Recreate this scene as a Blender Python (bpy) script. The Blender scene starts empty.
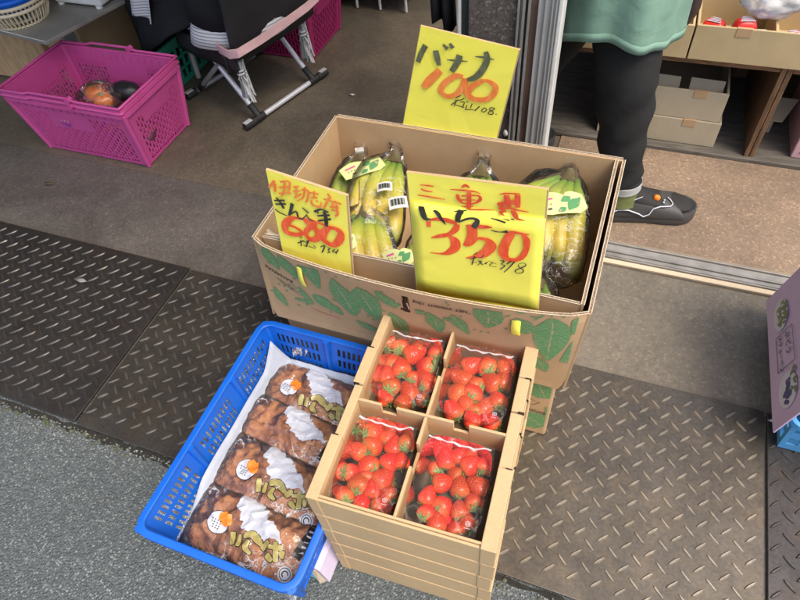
import bpy, bmesh, math, random, json
from mathutils import Vector, Matrix, Euler, noise
PI = math.pi
R = math.radians
S = bpy.context.scene

# ------------------------------------------------------------ camera
cd = bpy.data.cameras.new('camera')
cam = bpy.data.objects.new('camera', cd)
S.collection.objects.link(cam)
_r = Vector((.9357, .3444, -.0772)); _f = Vector((-.2737, .5699, -.7748))
_f.normalize(); _r = (_r - _f*_r.dot(_f)).normalized(); _u = _r.cross(_f)
cam.matrix_world = Matrix(((_r.x, _u.x, -_f.x, 0), (_r.y, _u.y, -_f.y, 0), (_r.z, _u.z, -_f.z, 1.127), (0, 0, 0, 1)))
cd.sensor_fit = 'HORIZONTAL'; cd.sensor_width = 36.0; cd.lens = 36.0*601/800
cd.clip_start = .02; cd.clip_end = 500
S.camera = cam

# ------------------------------------------------------------ sky and sun
W = bpy.data.worlds.new('World'); S.world = W; W.use_nodes = True
wn = W.node_tree
bg = wn.nodes['Background']
sky = wn.nodes.new('ShaderNodeTexSky'); sky.sky_type = 'NISHITA'; sky.sun_disc = False
SUN_EL, SUN_AZ = 60, 112            # azimuth measured from +Y towards +X
sky.sun_elevation = R(SUN_EL); sky.sun_rotation = R(SUN_AZ)
sky.air_density = 1.0; sky.dust_density = 4.0; sky.ozone_density = 1.0
wn.links.new(sky.outputs[0], bg.inputs[0]); bg.inputs[1].default_value = .15
sl = bpy.data.lights.new('sun', 'SUN'); sl.energy = 1.6; sl.angle = R(24); sl.color = (1, .9, .76)
sun = bpy.data.objects.new('sun', sl); S.collection.objects.link(sun)
d = Vector((math.sin(R(SUN_AZ))*math.cos(R(SUN_EL)), math.cos(R(SUN_AZ))*math.cos(R(SUN_EL)), math.sin(R(SUN_EL))))
sun.rotation_euler = d.to_track_quat('Z', 'Y').to_euler(); sun.location = (2, 2, 6)
S.view_settings.view_transform = 'Standard'
try: S.view_settings.look = 'None'
except Exception: pass
S.view_settings.gamma = 1; S.view_settings.use_curve_mapping = False
S.view_settings.exposure = 0.85

# ------------------------------------------------------------ materials
def hexc(c): return tuple(c)+(1,)
class NT:
    def __init__(s, name):
        s.m = bpy.data.materials.new(name); s.m.use_nodes = True
        s.t = s.m.node_tree; s.b = s.t.nodes['Principled BSDF']; s.out = s.t.nodes['Material Output']
    def n(s, kind, **kw):
        x = s.t.nodes.new('ShaderNode'+kind)
        for k, v in kw.items():
            if k in x.inputs.keys() if False else hasattr(x, k): setattr(x, k, v)
        return x
    def l(s, a, b): s.t.links.new(a, b)
    def coord(s, which='Object', scale=1.0):
        c = s.n('TexCoord'); mp = s.n('Mapping'); s.l(c.outputs[which], mp.inputs[0])
        sc = scale if isinstance(scale, (tuple, list)) else (scale,)*3
        mp.inputs['Scale'].default_value = sc
        return mp.outputs[0]
    def noise(s, vec, scale, detail=4, rough=.55, dist=0):
        x = s.n('TexNoise'); s.l(vec, x.inputs['Vector']); x.inputs['Scale'].default_value = scale
        x.inputs['Detail'].default_value = detail; x.inputs['Roughness'].default_value = rough
        x.inputs['Distortion'].default_value = dist
        return x.outputs[0]
    def ramp(s, fac, stops, interp='LINEAR'):
        x = s.n('ValToRGB'); s.l(fac, x.inputs[0]); e = x.color_ramp.elements; x.color_ramp.interpolation = interp
        while len(e) < len(stops): e.new(.5)
        for i, (p, c) in enumerate(stops): e[i].position = p; e[i].color = hexc(c) if len(c) == 3 else c
        return x.outputs[0]
    def mix(s, fac, a, b, mode='MIX'):
        x = s.n('MixRGB'); x.blend_type = mode
        for i, v in enumerate((fac, a, b)):
            if hasattr(v, 'links') or isinstance(v, bpy.types.NodeSocket): s.l(v, x.inputs[i])
            elif i == 0: x.inputs[0].default_value = v
            else: x.inputs[i].default_value = hexc(v)
        return x.outputs[0]
    def bump(s, h, strength, dist, prev=None):
        x = s.n('Bump'); s.l(h, x.inputs['Height']); x.inputs['Strength'].default_value = strength
        x.inputs['Distance'].default_value = dist
        if prev is not None: s.l(prev, x.inputs['Normal'])
        return x.outputs[0]
    def fin(s, col=None, rough=None, normal=None, metal=None, spec=None):
        B = s.b.inputs
        for sock, v in (('Base Color', col), ('Roughness', rough), ('Normal', normal), ('Metallic', metal), ('Specular IOR Level', spec)):
            if v is None: continue
            if isinstance(v, bpy.types.NodeSocket): s.l(v, B[sock])
            elif sock == 'Base Color': B[sock].default_value = hexc(v)
            else: B[sock].default_value = v
        return s.m

def simple(name, c, c2=None, scale=40, rough=.5, rough2=None, bump=0, bscale=200, bdist=.001, metal=0, spec=.5, coord='Object'):
    t = NT(name); v = t.coord(coord)
    c2 = c2 or tuple(x*.82 for x in c)
    nz = t.noise(v, scale)
    col = t.ramp(nz, [(.3, c2), (.7, c)])
    rg = rough
    if rough2 is not None:
        rr = t.n('MapRange'); t.l(nz, rr.inputs[0]); rr.inputs[1].default_value = .3; rr.inputs[2].default_value = .7
        rr.inputs[3].default_value = rough; rr.inputs[4].default_value = rough2; rg = rr.outputs[0]
    nrm = t.bump(t.noise(v, bscale, 3), bump, bdist) if bump else None
    return t.fin(col, rg, nrm, metal, spec)

def film(name, tint=(1, 1, 1), haze=.03, crease=.5, cscale=16, fres=1.4, rough=.08, wr=.3, white=(.8, .82, .84)):
    """clear plastic film: see-through and glossy, with thin whitish creases"""
    t = NT(name); v = t.coord('Object')
    nz = t.noise(v, cscale, 3, .5, 1.6)
    nz2 = t.noise(v, cscale*2.3, 2, .5, 1.0)
    nb = t.bump(nz2, wr, .006)
    def ridge(f, w):
        a = t.n('Math'); a.operation = 'SUBTRACT'; t.l(f, a.inputs[0]); a.inputs[1].default_value = .5
        b = t.n('Math'); b.operation = 'ABSOLUTE'; t.l(a.outputs[0], b.inputs[0])
        return t.ramp(b.outputs[0], [(0, (1, 1, 1)), (w*.35, (.45, .45, .45)), (w, (0, 0, 0))])
    patch = t.ramp(t.noise(v, cscale*.45, 2), [(.46, (0, 0, 0)), (.62, (1, 1, 1))])
    rd = t.mix(1, t.mix(1, ridge(nz, .03), ridge(nz2, .016), 'LIGHTEN'), patch, 'MULTIPLY')  # glints along the creases, drawn as white lines
    k = t.n('Math'); k.operation = 'MULTIPLY_ADD'; t.l(rd, k.inputs[0]); k.inputs[1].default_value = crease; k.inputs[2].default_value = haze
    tr = t.n('BsdfTransparent'); tr.inputs[0].default_value = hexc(tint)
    gl = t.n('BsdfGlossy'); gl.inputs['Roughness'].default_value = rough; t.l(nb, gl.inputs['Normal'])
    df = t.n('BsdfDiffuse'); df.inputs[0].default_value = hexc(white)
    fr = t.n('Fresnel'); fr.inputs[0].default_value = fres; t.l(nb, fr.inputs['Normal'])
    m1 = t.n('MixShader'); t.l(k.outputs[0], m1.inputs[0]); t.l(tr.outputs[0], m1.inputs[1]); t.l(df.outputs[0], m1.inputs[2])
    m2 = t.n('MixShader'); t.l(fr.outputs[0], m2.inputs[0]); t.l(m1.outputs[0], m2.inputs[1]); t.l(gl.outputs[0], m2.inputs[2])
    t.l(m2.outputs[0], t.out.inputs[0]); t.t.nodes.remove(t.b)
    return t.m

def m_asphalt():
    t = NT('asphalt'); v = t.coord('Object')
    vo = t.n('TexVoronoi'); t.l(v, vo.inputs['Vector']); vo.inputs['Scale'].default_value = 235
    sep = t.n('SeparateColor'); t.l(vo.outputs['Color'], sep.inputs[0])
    stone = t.ramp(sep.outputs[0], [(0, (.07, .082, .085)), (.45, (.135, .155, .158)), (.8, (.24, .27, .27)), (.96, (.5, .54, .53))])
    gap = t.ramp(vo.outputs['Distance'], [(.25, (1, 1, 1)), (.62, (.18, .2, .2))])
    c = t.mix(.9, stone, gap, 'MULTIPLY')
    big = t.ramp(t.noise(v, 3.5, 5), [(.3, (.75, .77, .76)), (.7, (1.15, 1.15, 1.13))])
    c = t.mix(1, c, big, 'MULTIPLY')
    c = t.mix(.55, c, (.115, .13, .134))
    h = t.ramp(vo.outputs['Distance'], [(0, (1, 1, 1)), (.75, (0, 0, 0))])
    n1 = t.bump(h, .9, .003); n2 = t.bump(t.noise(v, 60, 4), .5, .006, n1)
    return t.fin(c, .8, n2, 0, .35)
def m_concrete(name, base, dark, light, speck=.5, warm=None, rough=.75, wet=0):
    t = NT(name); v = t.coord('Object')
    c = t.ramp(t.noise(v, 4, 6, .62, .6), [(.28, dark), (.5, base), (.75, light)])
    vo = t.n('TexVoronoi'); t.l(v, vo.inputs['Vector']); vo.inputs['Scale'].default_value = 240
    sep = t.n('SeparateColor'); t.l(vo.outputs['Color'], sep.inputs[0])
    sp = t.ramp(sep.outputs[0], [(0, (.62, .62, .62)), (.5, (1, 1, 1)), (.87, (1.05, 1.05, 1.03)), (.97, (2.1, 2.05, 1.95))])
    c = t.mix(speck, c, sp, 'MULTIPLY')
    fine = t.ramp(t.noise(v, 90, 4), [(.3, (.85, .85, .85)), (.7, (1.12, 1.12, 1.12))])
    c = t.mix(1, c, fine, 'MULTIPLY')
    st = t.ramp(t.noise(v, 1.7, 5, .6, 1.5), [(.45, (1, 1, 1)), (.62, (.72, .72, .72))])
    c = t.mix(.6, c, st, 'MULTIPLY')
    rr = t.n('MapRange'); t.l(t.noise(v, 5, 5), rr.inputs[0]); rr.inputs[3].default_value = rough+.15; rr.inputs[4].default_value = rough-.25
    return t.fin(c, rr.outputs[0], t.bump(t.noise(v, 260, 4, .7), .35, .0015), 0, .4)
def m_plate(name, a, b, rust):
    t = NT(name); v = t.coord('Object')
    c = t.ramp(t.noise(v, 9, 6, .65, .5), [(.3, a), (.7, b)])
    c = t.mix(t.ramp(t.noise(v, 16, 5, .6, 1), [(.52, (0, 0, 0)), (.75, (.7, .7, .7))]), c, rust)
    d2 = t.ramp(t.noise(v, 140, 4, .7), [(.35, (.8, .8, .8)), (.7, (1.15, 1.15, 1.15))])
    c = t.mix(1, c, d2, 'MULTIPLY')
    rr = t.n('MapRange'); t.l(t.noise(v, 22, 5, .6), rr.inputs[0]); rr.inputs[1].default_value = .3; rr.inputs[2].default_value = .7
    rr.inputs[3].default_value = .3; rr.inputs[4].default_value = .44
    return t.fin(c, rr.outputs[0], t.bump(t.noise(v, 300, 3), .2, .0008), .7, .5)
def m_card(name, c, dark=.86, bands=True):
    t = NT(name); v = t.coord('Object')
    col = t.ramp(t.noise(v, 14, 5, .6), [(.3, tuple(x*dark for x in c)), (.7, c)])
    f = t.noise(t.coord('Object', (60, 60, 900)), 3, 3)
    col = t.mix(.5, col, t.ramp(f, [(.3, (.9, .9, .9)), (.7, (1.06, 1.06, 1.06))]), 'MULTIPLY')
    sp = t.ramp(t.noise(v, 700, 2), [(.62, (1, 1, 1)), (.75, (.8, .76, .7))])
    col = t.mix(.7, col, sp, 'MULTIPLY')
    w = t.noise(t.coord('Object', (230, 230, 4)), 1.2, 1)
    return t.fin(col, .72, t.bump(w, .12, .001), 0, .3)
def m_flute(name):                                  # the cut edge of corrugated board
    t = NT(name); v = t.coord('Object')
    nz = t.noise(t.coord('Object', (330, 330, 330)), 1, 2)
    col = t.ramp(nz, [(.4, (.16, .11, .07)), (.55, (.62, .5, .36))])
    return t.fin(col, .85)
def m_leafprint():
    t = NT('green_print'); uv = t.n('UVMap'); sp = t.n('SeparateXYZ'); t.l(uv.outputs[0], sp.inputs[0])
    a = t.n('Math'); a.operation = 'SUBTRACT'; t.l(sp.outputs[1], a.inputs[0]); a.inputs[1].default_value = .5
    ab = t.n('Math'); ab.operation = 'ABSOLUTE'; t.l(a.outputs[0], ab.inputs[0])
    k = t.n('Math'); k.operation = 'MULTIPLY_ADD'; t.l(sp.outputs[0], k.inputs[0]); k.inputs[1].default_value = 210; 
    m2 = t.n('Math'); m2.operation = 'MULTIPLY'; t.l(ab.outputs[0], m2.inputs[0]); m2.inputs[1].default_value = -5
    t.l(m2.outputs[0], k.inputs[2])
    nz = t.noise(t.coord('Object'), 60, 3); ad = t.n('Math'); ad.operation = 'MULTIPLY_ADD'; t.l(nz, ad.inputs[0]); ad.inputs[1].default_value = 2.5; t.l(k.outputs[0], ad.inputs[2])
    pp = t.n('Math'); pp.operation = 'FRACT'; t.l(ad.outputs[0], pp.inputs[0])
    vein = t.ramp(pp.outputs[0], [(0, (1, 1, 1)), (.16, (1, 1, 1)), (.22, (0, 0, 0))], 'LINEAR')
    mid = t.ramp(ab.outputs[0], [(.012, (1, 1, 1)), (.035, (0, 0, 0))])
    f = t.mix(1, vein, mid, 'LIGHTEN')
    blot = t.ramp(t.noise(t.coord('Object'), 150, 3), [(.45, (0, 0, 0)), (.5, (1, 1, 1))])
    f2 = t.mix(.75, f, blot, 'MULTIPLY')
    col = t.mix(f2, (.085, .27, .1), (.45, .33, .2))
    return t.fin(col, .7)
def m_berry():
    t = NT('strawberry_skin'); v = t.coord('Object'); g = t.n('TexCoord')
    sp = t.n('SeparateXYZ'); t.l(g.outputs['Object'], sp.inputs[0])
    zr = t.n('MapRange'); t.l(sp.outputs[2], zr.inputs[0]); zr.inputs[1].default_value = -1.0; zr.inputs[2].default_value = 1.15
    oi = t.n('ObjectInfo')
    base = t.ramp(zr.outputs[0], [(0, (.66, .028, .018)), (.55, (.74, .05, .022)), (.8, (.82, .17, .055)), (.97, (.82, .6, .34))])
    hs = t.n('HueSaturation'); t.l(base, hs.inputs['Color'])
    hm = t.n('MapRange'); t.l(oi.outputs['Random'], hm.inputs[0]); hm.inputs[3].default_value = .496; hm.inputs[4].default_value = .514
    t.l(hm.outputs[0], hs.inputs['Hue'])
    vm = t.n('MapRange'); t.l(oi.outputs['Random'], vm.inputs[0]); vm.inputs[3].default_value = 1.15; vm.inputs[4].default_value = .75
    t.l(vm.outputs[0], hs.inputs['Value'])
    vo = t.n('TexVoronoi'); t.l(v, vo.inputs['Vector']); vo.inputs['Scale'].default_value = 4.6; vo.inputs['Randomness'].default_value = .35
    seed = t.ramp(vo.outputs['Distance'], [(.07, (.8, .8, .8)), (.14, (0, 0, 0))])
    col = t.mix(seed, hs.outputs[0], (.72, .45, .14))
    dim = t.ramp(vo.outputs['Distance'], [(.12, (0, 0, 0)), (.4, (1, 1, 1))])
    nb = t.bump(dim, .35, .1)
    m = t.fin(col, .33, nb, 0, .5)
    t.b.inputs['Subsurface Weight'].default_value = .12; t.b.inputs['Subsurface Radius'].default_value = (1, .3, .2); t.b.inputs['Subsurface Scale'].default_value = .004
    return m
def m_banana(nm='banana_peel', gr=0):
    t = NT(nm); uv = t.n('UVMap'); sp = t.n('SeparateXYZ'); t.l(uv.outputs[0], sp.inputs[0])
    col = t.ramp(sp.outputs[0], [(0, (.1, .17, .03)), (.12, (.16, .27, .035)), (.36, (.36, .38, .045) if not gr else (.2, .31, .04)), (.75, (.55, .4, .045) if not gr else (.36, .37, .045)), (.93, (.3, .3, .045)), (1, (.1, .07, .03))])
    br = t.ramp(t.noise(t.coord('Object'), 60, 4), [(.6, (1, 1, 1)), (.78, (.6, .45, .3))])
    col = t.mix(.5, col, br, 'MULTIPLY')
    return t.fin(col, .38, t.bump(t.noise(t.coord('Object'), 50, 2), .15, .002), 0, .4)
def m_wood(name, a, b, sc=(2, 30, 30)):
    t = NT(name); v = t.coord('Object', sc)
    nz = t.noise(v, 3, 6, .65, 1.4)
    col = t.ramp(nz, [(.3, a), (.55, b), (.75, tuple(x*1.35 for x in b))])
    return t.fin(col, .6, t.bump(nz, .4, .002), 0, .3)
def m_paperyellow():
    t = NT('yellow_paper'); v = t.coord('Object')
    col = t.ramp(t.noise(v, 7, 3), [(.3, (.92, .85, .1)), (.7, (.96, .9, .14))])
    nb = t.bump(t.noise(v, 9, 3, .5, .8), .35, .01)
    return t.fin(col, .55, nb, 0, .35)
def m_ink(name, c, c2):
    t = NT(name); v = t.coord('Object', (120, 120, 40))
    return t.fin(t.ramp(t.noise(v, 1.2, 4), [(.3, tuple(min(1, x*1.25+.03) for x in c2)), (.5, c2), (.7, c)]), .5, None, 0, .4)
def m_potato():
    t = NT('dried_sweet_potato'); v = t.coord('Object')
    col = t.ramp(t.noise(v, 26, 5, .62, 1.1), [(.28, (.13, .045, .026)), (.46, (.3, .115, .055)), (.64, (.5, .23, .1)), (.82, (.7, .4, .17))])
    return t.fin(col, .38, t.bump(t.noise(v, 55, 4, .6, .8), .6, .006), 0, .5)
def m_denim(name, c, sc=900):
    t = NT(name); v = t.coord('Object')
    col = t.ramp(t.noise(v, 8, 4), [(.3, tuple(x*.8 for x in c)), (.7, tuple(x*1.15 for x in c))])
    wv = t.n('TexNoise'); t.l(t.coord('Object', (sc, sc, sc*.4)), wv.inputs[0]); wv.inputs['Scale'].default_value = 1
    m = t.fin(col, .85, t.bump(wv.outputs[0], .25, .001, t.bump(t.noise(t.coord('Object', (1, 1, 1.6)), 13, 3, .5, 1.0), .28, .01)), 0, .2)
    t.b.inputs['Sheen Weight'].default_value = 0
    return m
def m_stripes(name, a, b, scale, axis=0):
    t = NT(name); c = t.n('TexCoord'); sp = t.n('SeparateXYZ'); t.l(c.outputs['Object'], sp.inputs[0])
    k = t.n('Math'); k.operation = 'MULTIPLY'; t.l(sp.outputs[axis], k.inputs[0]); k.inputs[1].default_value = scale
    f = t.n('Math'); f.operation = 'FRACT'; t.l(k.outputs[0], f.inputs[0])
    r = t.ramp(f.outputs[0], [(0, a), (.6, a), (.66, b), (.9, b), (.96, a)])
    return t.fin(r, .8)

M = dict(
 asphalt=m_asphalt(),
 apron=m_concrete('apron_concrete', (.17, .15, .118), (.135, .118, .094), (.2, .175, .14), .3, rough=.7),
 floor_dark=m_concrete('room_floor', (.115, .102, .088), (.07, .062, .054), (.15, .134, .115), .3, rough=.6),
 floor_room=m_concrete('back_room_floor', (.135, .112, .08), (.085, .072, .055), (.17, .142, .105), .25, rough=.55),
 floor_brown=m_concrete('shop_floor', (.25, .18, .125), (.19, .14, .1), (.3, .22, .155), .45, rough=.75),
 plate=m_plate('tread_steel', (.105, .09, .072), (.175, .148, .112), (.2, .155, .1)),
 plate_bar=m_plate('worn_bar_steel', (.3, .26, .2), (.42, .36, .28), (.4, .33, .22)),  # worn tops, lightened further for light caught on the ridges
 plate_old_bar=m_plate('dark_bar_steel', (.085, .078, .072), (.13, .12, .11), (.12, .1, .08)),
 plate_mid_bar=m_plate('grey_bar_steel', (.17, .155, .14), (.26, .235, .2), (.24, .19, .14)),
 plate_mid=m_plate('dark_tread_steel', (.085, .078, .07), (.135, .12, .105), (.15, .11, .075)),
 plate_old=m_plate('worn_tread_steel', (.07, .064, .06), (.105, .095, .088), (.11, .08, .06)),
 card=m_card('cardboard', (.5, .335, .185)),
 card_light=m_card('tray_cardboard', (.58, .41, .22)),
 card_grey=m_card('grey_cardboard', (.47, .4, .28)),
 card_dark=m_card('dark_tray_board', (.13, .095, .055)),  # tray floors: shade below the packs darkened into the board
 card_crate=m_card('crate_cardboard', (.52, .4, .22)),
 flute=m_flute('board_edge'),
 green_print=m_leafprint(),
 green_ink=m_ink('green_ink', (.07, .29, .11), (.1, .33, .14)),
 red_print=m_ink('red_print', (.6, .12, .05), (.5, .1, .05)),
 yellow=m_paperyellow(),
 ink_k=m_ink('black_ink', (.022, .024, .02), (.045, .05, .04)),
 ink_g=m_ink('grey_ink', (.085, .095, .06), (.13, .14, .08)),
 ink_r=m_ink('red_ink', (.7, .06, .03), (.8, .11, .04)),
 ink_R=m_ink('bright_red_ink', (.82, .07, .025), (.86, .12, .035)),
 ink_o=m_ink('orange_ink', (.84, .17, .04), (.87, .25, .06)),
 blue=simple('blue_plastic', (.008, .13, .62), (.006, .11, .55), 20, .38, .5, .1, 120),
 blue_crate=simple('light_blue_plastic', (.08, .35, .68), None, 20, .45),
 cyan=simple('cyan_card', (.2, .58, .68), None, 20, .6),
 pink=simple('pink_plastic', (.6, .085, .3), (.54, .075, .26), 12, .35, .5, .08, 150),
 pink_dark=simple('dark_pink_plastic', (.36, .02, .12), (.3, .016, .1), 12, .4, .5, .08, 150),  # pink plastic with the back room's shade mixed into its colour
 teal=simple('green_plastic', (.03, .33, .22), (.025, .27, .18), 12, .4),
 cream=simple('cream_plastic', (.62, .55, .38), (.5, .42, .28), 14, .5),
 purple=simple('purple_card', (.52, .42, .6), (.46, .37, .53), 12, .45),
 lilac=simple('lilac_card', (.68, .6, .78), None, 12, .5),
 white=simple('white_plastic', (.72, .72, .68), None, 30, .4),
 white_print=simple('white_print', (.56, .58, .64), (.5, .52, .6), 30, .4),
 gold=simple('gold_print', (.42, .36, .13), (.34, .28, .09), 90, .35),
 black_print=simple('black_print', (.015, .012, .012), None, 30, .4),
 orange_print=simple('orange_print', (.85, .24, .02), None, 30, .4),
 foam=simple('white_foam_sheet', (.42, .46, .54), (.35, .39, .47), 25, .6, None, .4, 140, .002),
 alu=simple('aluminium', (.48, .49, .48), (.4, .41, .4), 12, .4, .5, .1, 80, .001, .3),
 alu_dull=simple('dull_aluminium', (.36, .35, .33), (.22, .215, .2), 18, .45, .6, .2, 120, .001, .3),
 rust=simple('rusted_frame', (.2, .12, .085), (.12, .075, .055), 20, .75, None, .3, 200),
 steel=simple('steel_top', (.3, .29, .26), (.2, .19, .17), 9, .5, .35, .1, 100, .001, .2),
 chrome=simple('bright_tube', (.78, .78, .78), (.66, .66, .66), 20, .3, .4, 0, 1, 1, .35),
 tube=simple('grey_tube', (.45, .45, .44), (.34, .34, .34), 20, .35, .45, 0, 1, 1, .3),
 rubber=simple('black_rubber', (.022, .022, .022), None, 30, .6),
 leather=simple('black_vinyl', (.02, .02, .022), None, 12, .35, .5, .3, 60, .003),
 cloth_black=m_denim('black_cloth', (.013, .0135, .015)),
 legging=m_denim('black_leggings', (.021, .0215, .021), 1300),
 tunic=m_denim('green_tunic', (.19, .32, .245), 700),
 stripes=m_stripes('striped_cloth', (.6, .6, .6), (.22, .23, .25), 110, 2),
 pink_cloth=m_denim('pink_strap', (.72, .45, .45)),
 cord=m_denim('pale_cord', (.55, .55, .53)),
 sock=m_denim('olive_sock', (.13, .15, .055)), sock_band=m_denim('grey_sock_band', (.42, .43, .42)),
 shoe=simple('shoe_rubber', (.062, .06, .058), (.05, .048, .046), 20, .55, .65, .15, 300),
 shoe_in=simple('shoe_inside', (.02, .02, .02), None, 20, .8),
 skin=simple('skin', (.55, .34, .24), (.5, .3, .21), 20, .5),
 hair=simple('hair', (.02, .016, .014), None, 90, .5, None, .5, 300),
 old_wood=m_wood('old_wood', (.075, .045, .026), (.2, .115, .06), (30, 30, 3)),
 old_wood_h=m_wood('old_wood_board', (.08, .045, .025), (.24, .13, .065), (3, 30, 30)),
 grey_wood=m_wood('weathered_board', (.06, .055, .048), (.14, .125, .105), (3, 30, 30)),
 crate_wood=m_wood('crate_wood', (.33, .2, .1), (.5, .33, .17), (30, 30, 4)),
 plaster=simple('plaster', (.3, .28, .25), None, 6, .85, None, .2, 60),
 dark_paint=m_concrete('speckled_column', (.11, .095, .085), (.08, .068, .06), (.14, .12, .108), .9, rough=.55),
 film=film('clear_film', (.98, .98, .98), .02, .18, 9, 1.42, .07, .25),
 film_pack=film('pack_plastic', (.96, .95, .93), .008, .12, 20, 1.35, .06, .15),
 film_crisp=film('crisp_film_end', (1, 1, 1), .2, .9, 34, 1.6, .12, .8),
 film_ban=film('banana_film', (.99, .99, .98), .015, .45, 22, 1.32, .10, .35),
 film_bag=film('creased_film', (.99, .99, .99), .035, .85, 18, 1.5, .10, .6),
 film_white=film('milky_film', (1, 1, 1), .5, .3, 20, 1.4, .15, .5),
 berry=m_berry(), calyx=simple('calyx_green', (.2, .34, .07), (.36, .46, .2), 3, .6, None, .3, 20, .05),
 banana=m_banana(), banana_green=m_banana('green_banana_peel', 1), crown=simple('banana_crown', (.12, .1, .03), (.07, .045, .02), 60, .7),
 sticker=simple('pale_sticker', (.62, .66, .3), (.56, .6, .27), 30, .4),
 potato=m_potato(),
 persimmon=simple('persimmon_skin', (.92, .28, .03), (.85, .2, .02), 20, .25, .35),
 red_pack=simple('red_package', (.75, .04, .03), (.6, .03, .03), 60, .35),
 pink_card=simple('pink_card', (.62, .38, .4), None, 12, .5),
 moss=simple('moss', (.05, .08, .02), (.12, .11, .08), 80, .9, None, .5, 300, .004),
 grit=simple('grit_stone', (.26, .27, .26), (.12, .13, .13), 60, .8, None, .4, 300, .003),
)

# ------------------------------------------------------------ mesh helpers
def root(name, label, cat, loc=(0, 0, 0), group=None, rz=0):
    o = bpy.data.objects.new(name, None); S.collection.objects.link(o)
    o.empty_display_size = .05
    o.location = loc; o.rotation_euler = (0, 0, rz)
    o['label'] = label; o['category'] = cat
    if group: o['group'] = group
    return o
def tag(o, label, cat, group=None, kind=None):
    o['label'] = label; o['category'] = cat
    if group: o['group'] = group
    if kind: o['kind'] = kind
    return o
class G:
    """a bag of faces in world coordinates that becomes one mesh object"""
    def __init__(s): s.v = []; s.f = []; s.m = []; s.uv = {}
    def add(s, vs, fs, mi=0, uvs=None):
        b = len(s.v); s.v += [tuple(x) for x in vs]
        for i, f in enumerate(fs):
            s.f.append([b+j for j in f]); s.m.append(mi)
            if uvs: s.uv[len(s.f)-1] = [uvs[j] for j in f]
        return s
    def box(s, c, d, rz=0, mi=0, M_=None):
        x, y, z = d[0]/2, d[1]/2, d[2]/2
        vs = [Vector((i*x, j*y, k*z)) for i in (-1, 1) for j in (-1, 1) for k in (-1, 1)]
        m = M_ if M_ is not None else Matrix.Rotation(rz, 3, 'Z')
        vs = [m @ v+Vector(c) for v in vs]
        return s.add(vs, [(0, 1, 3, 2), (4, 6, 7, 5), (0, 4, 5, 1), (2, 3, 7, 6), (0, 2, 6, 4), (1, 5, 7, 3)], mi)
    def bb(s, x0, x1, y0, y1, z0, z1, mi=0):
        return s.box(((x0+x1)/2, (y0+y1)/2, (z0+z1)/2), (x1-x0, y1-y0, z1-z0), 0, mi)
    def quadprism(s, pts, th, mi=0):
        """flat polygon (list of 3D pts) thickened along its normal by th"""
        P = [Vector(p) for p in pts]; n = (P[1]-P[0]).cross(P[2]-P[0]).normalized()
        k = len(P); vs = P+[p+n*th for p in P]
        fs = [list(range(k))[::-1], list(range(k, 2*k))]+[(i, (i+1) % k, k+(i+1) % k, k+i) for i in range(k)]
        return s.add(vs, fs, mi)
    def tube(s, pts, rad, n=10, mi=0, cap=True, flat=1.0, up=None, uvl=False):
        P = [Vector(p) for p in pts]; k = len(P)
        rad = rad if isinstance(rad, (list, tuple)) else [rad]*k
        vs = []; uvs = []; ref = Vector(up) if up else Vector((0, 0, 1))
        L = [0]
        for i in range(1, k): L.append(L[-1]+(P[i]-P[i-1]).length)
        for i, p in enumerate(P):
            t = (P[min(i+1, k-1)]-P[max(i-1, 0)]).normalized()
            a = t.cross(ref)
            if a.length < 1e-4: a = t.cross(Vector((1, 0, 0)))
            a.normalize(); b = a.cross(t).normalized()
            for j in range(n):
                th = 2*PI*j/n
                vs.append(p+a*math.cos(th)*rad[i]+b*math.sin(th)*rad[i]*flat); uvs.append((L[i]/max(L[-1], 1e-6), j/n))
        fs = [(i*n+j, i*n+(j+1) % n, (i+1)*n+(j+1) % n, (i+1)*n+j) for i in range(k-1) for j in range(n)]
        if cap: fs += [tuple(range(n))[::-1], tuple(range((k-1)*n, k*n))]
        return s.add(vs, fs, mi, uvs if uvl else None)
    def loft(s, rings, mi=0, cap=True, closed=True):
        n = len(rings[0]); vs = [p for r in rings for p in r]; k = len(rings)
        fs = [(i*n+j, i*n+(j+1) % n, (i+1)*n+(j+1) % n, (i+1)*n+j) for i in range(k-1) for j in range(n if closed else n-1)]
        if cap: fs += [tuple(range(n))[::-1], tuple(range((k-1)*n, k*n))]
        return s.add(vs, fs, mi)
    def grid(s, fn, nu, nv, mi=0, skip=None, us=None, vs_=None, uv=False):
        us = us or [i/nu for i in range(nu+1)]; vv = vs_ or [j/nv for j in range(nv+1)]
        nu, nv = len(us)-1, len(vv)-1
        vs = [fn(u, v) for u in us for v in vv]; uvs = [(u, v) for u in us for v in vv]
        fs = [(i*(nv+1)+j, (i+1)*(nv+1)+j, (i+1)*(nv+1)+j+1, i*(nv+1)+j+1) for i in range(nu) for j in range(nv) if not (skip and skip(i, j))]
        return s.add(vs, fs, mi, uvs if uv else None)
    def sphere(s, c, r, nu=16, nv=10, fn=None, mi=0, M_=None):
        vs = []; c = Vector(c)
        r = r if isinstance(r, (tuple, list)) else (r,)*3
        for i in range(nv+1):
            ph = PI*i/nv
            for j in range(nu):
                th = 2*PI*j/nu
                p = Vector((math.sin(ph)*math.cos(th), math.sin(ph)*math.sin(th), math.cos(ph)))
                if fn: p = fn(p)
                q = Vector((p.x*r[0], p.y*r[1], p.z*r[2]))
                if M_ is not None: q = M_ @ q
                vs.append(q+c)
        fs = [(i*nu+j, (i+1)*nu+j, (i+1)*nu+(j+1) % nu, i*nu+(j+1) % nu) for i in range(nv) for j in range(nu)]
        return s.add(vs, fs, mi)
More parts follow.
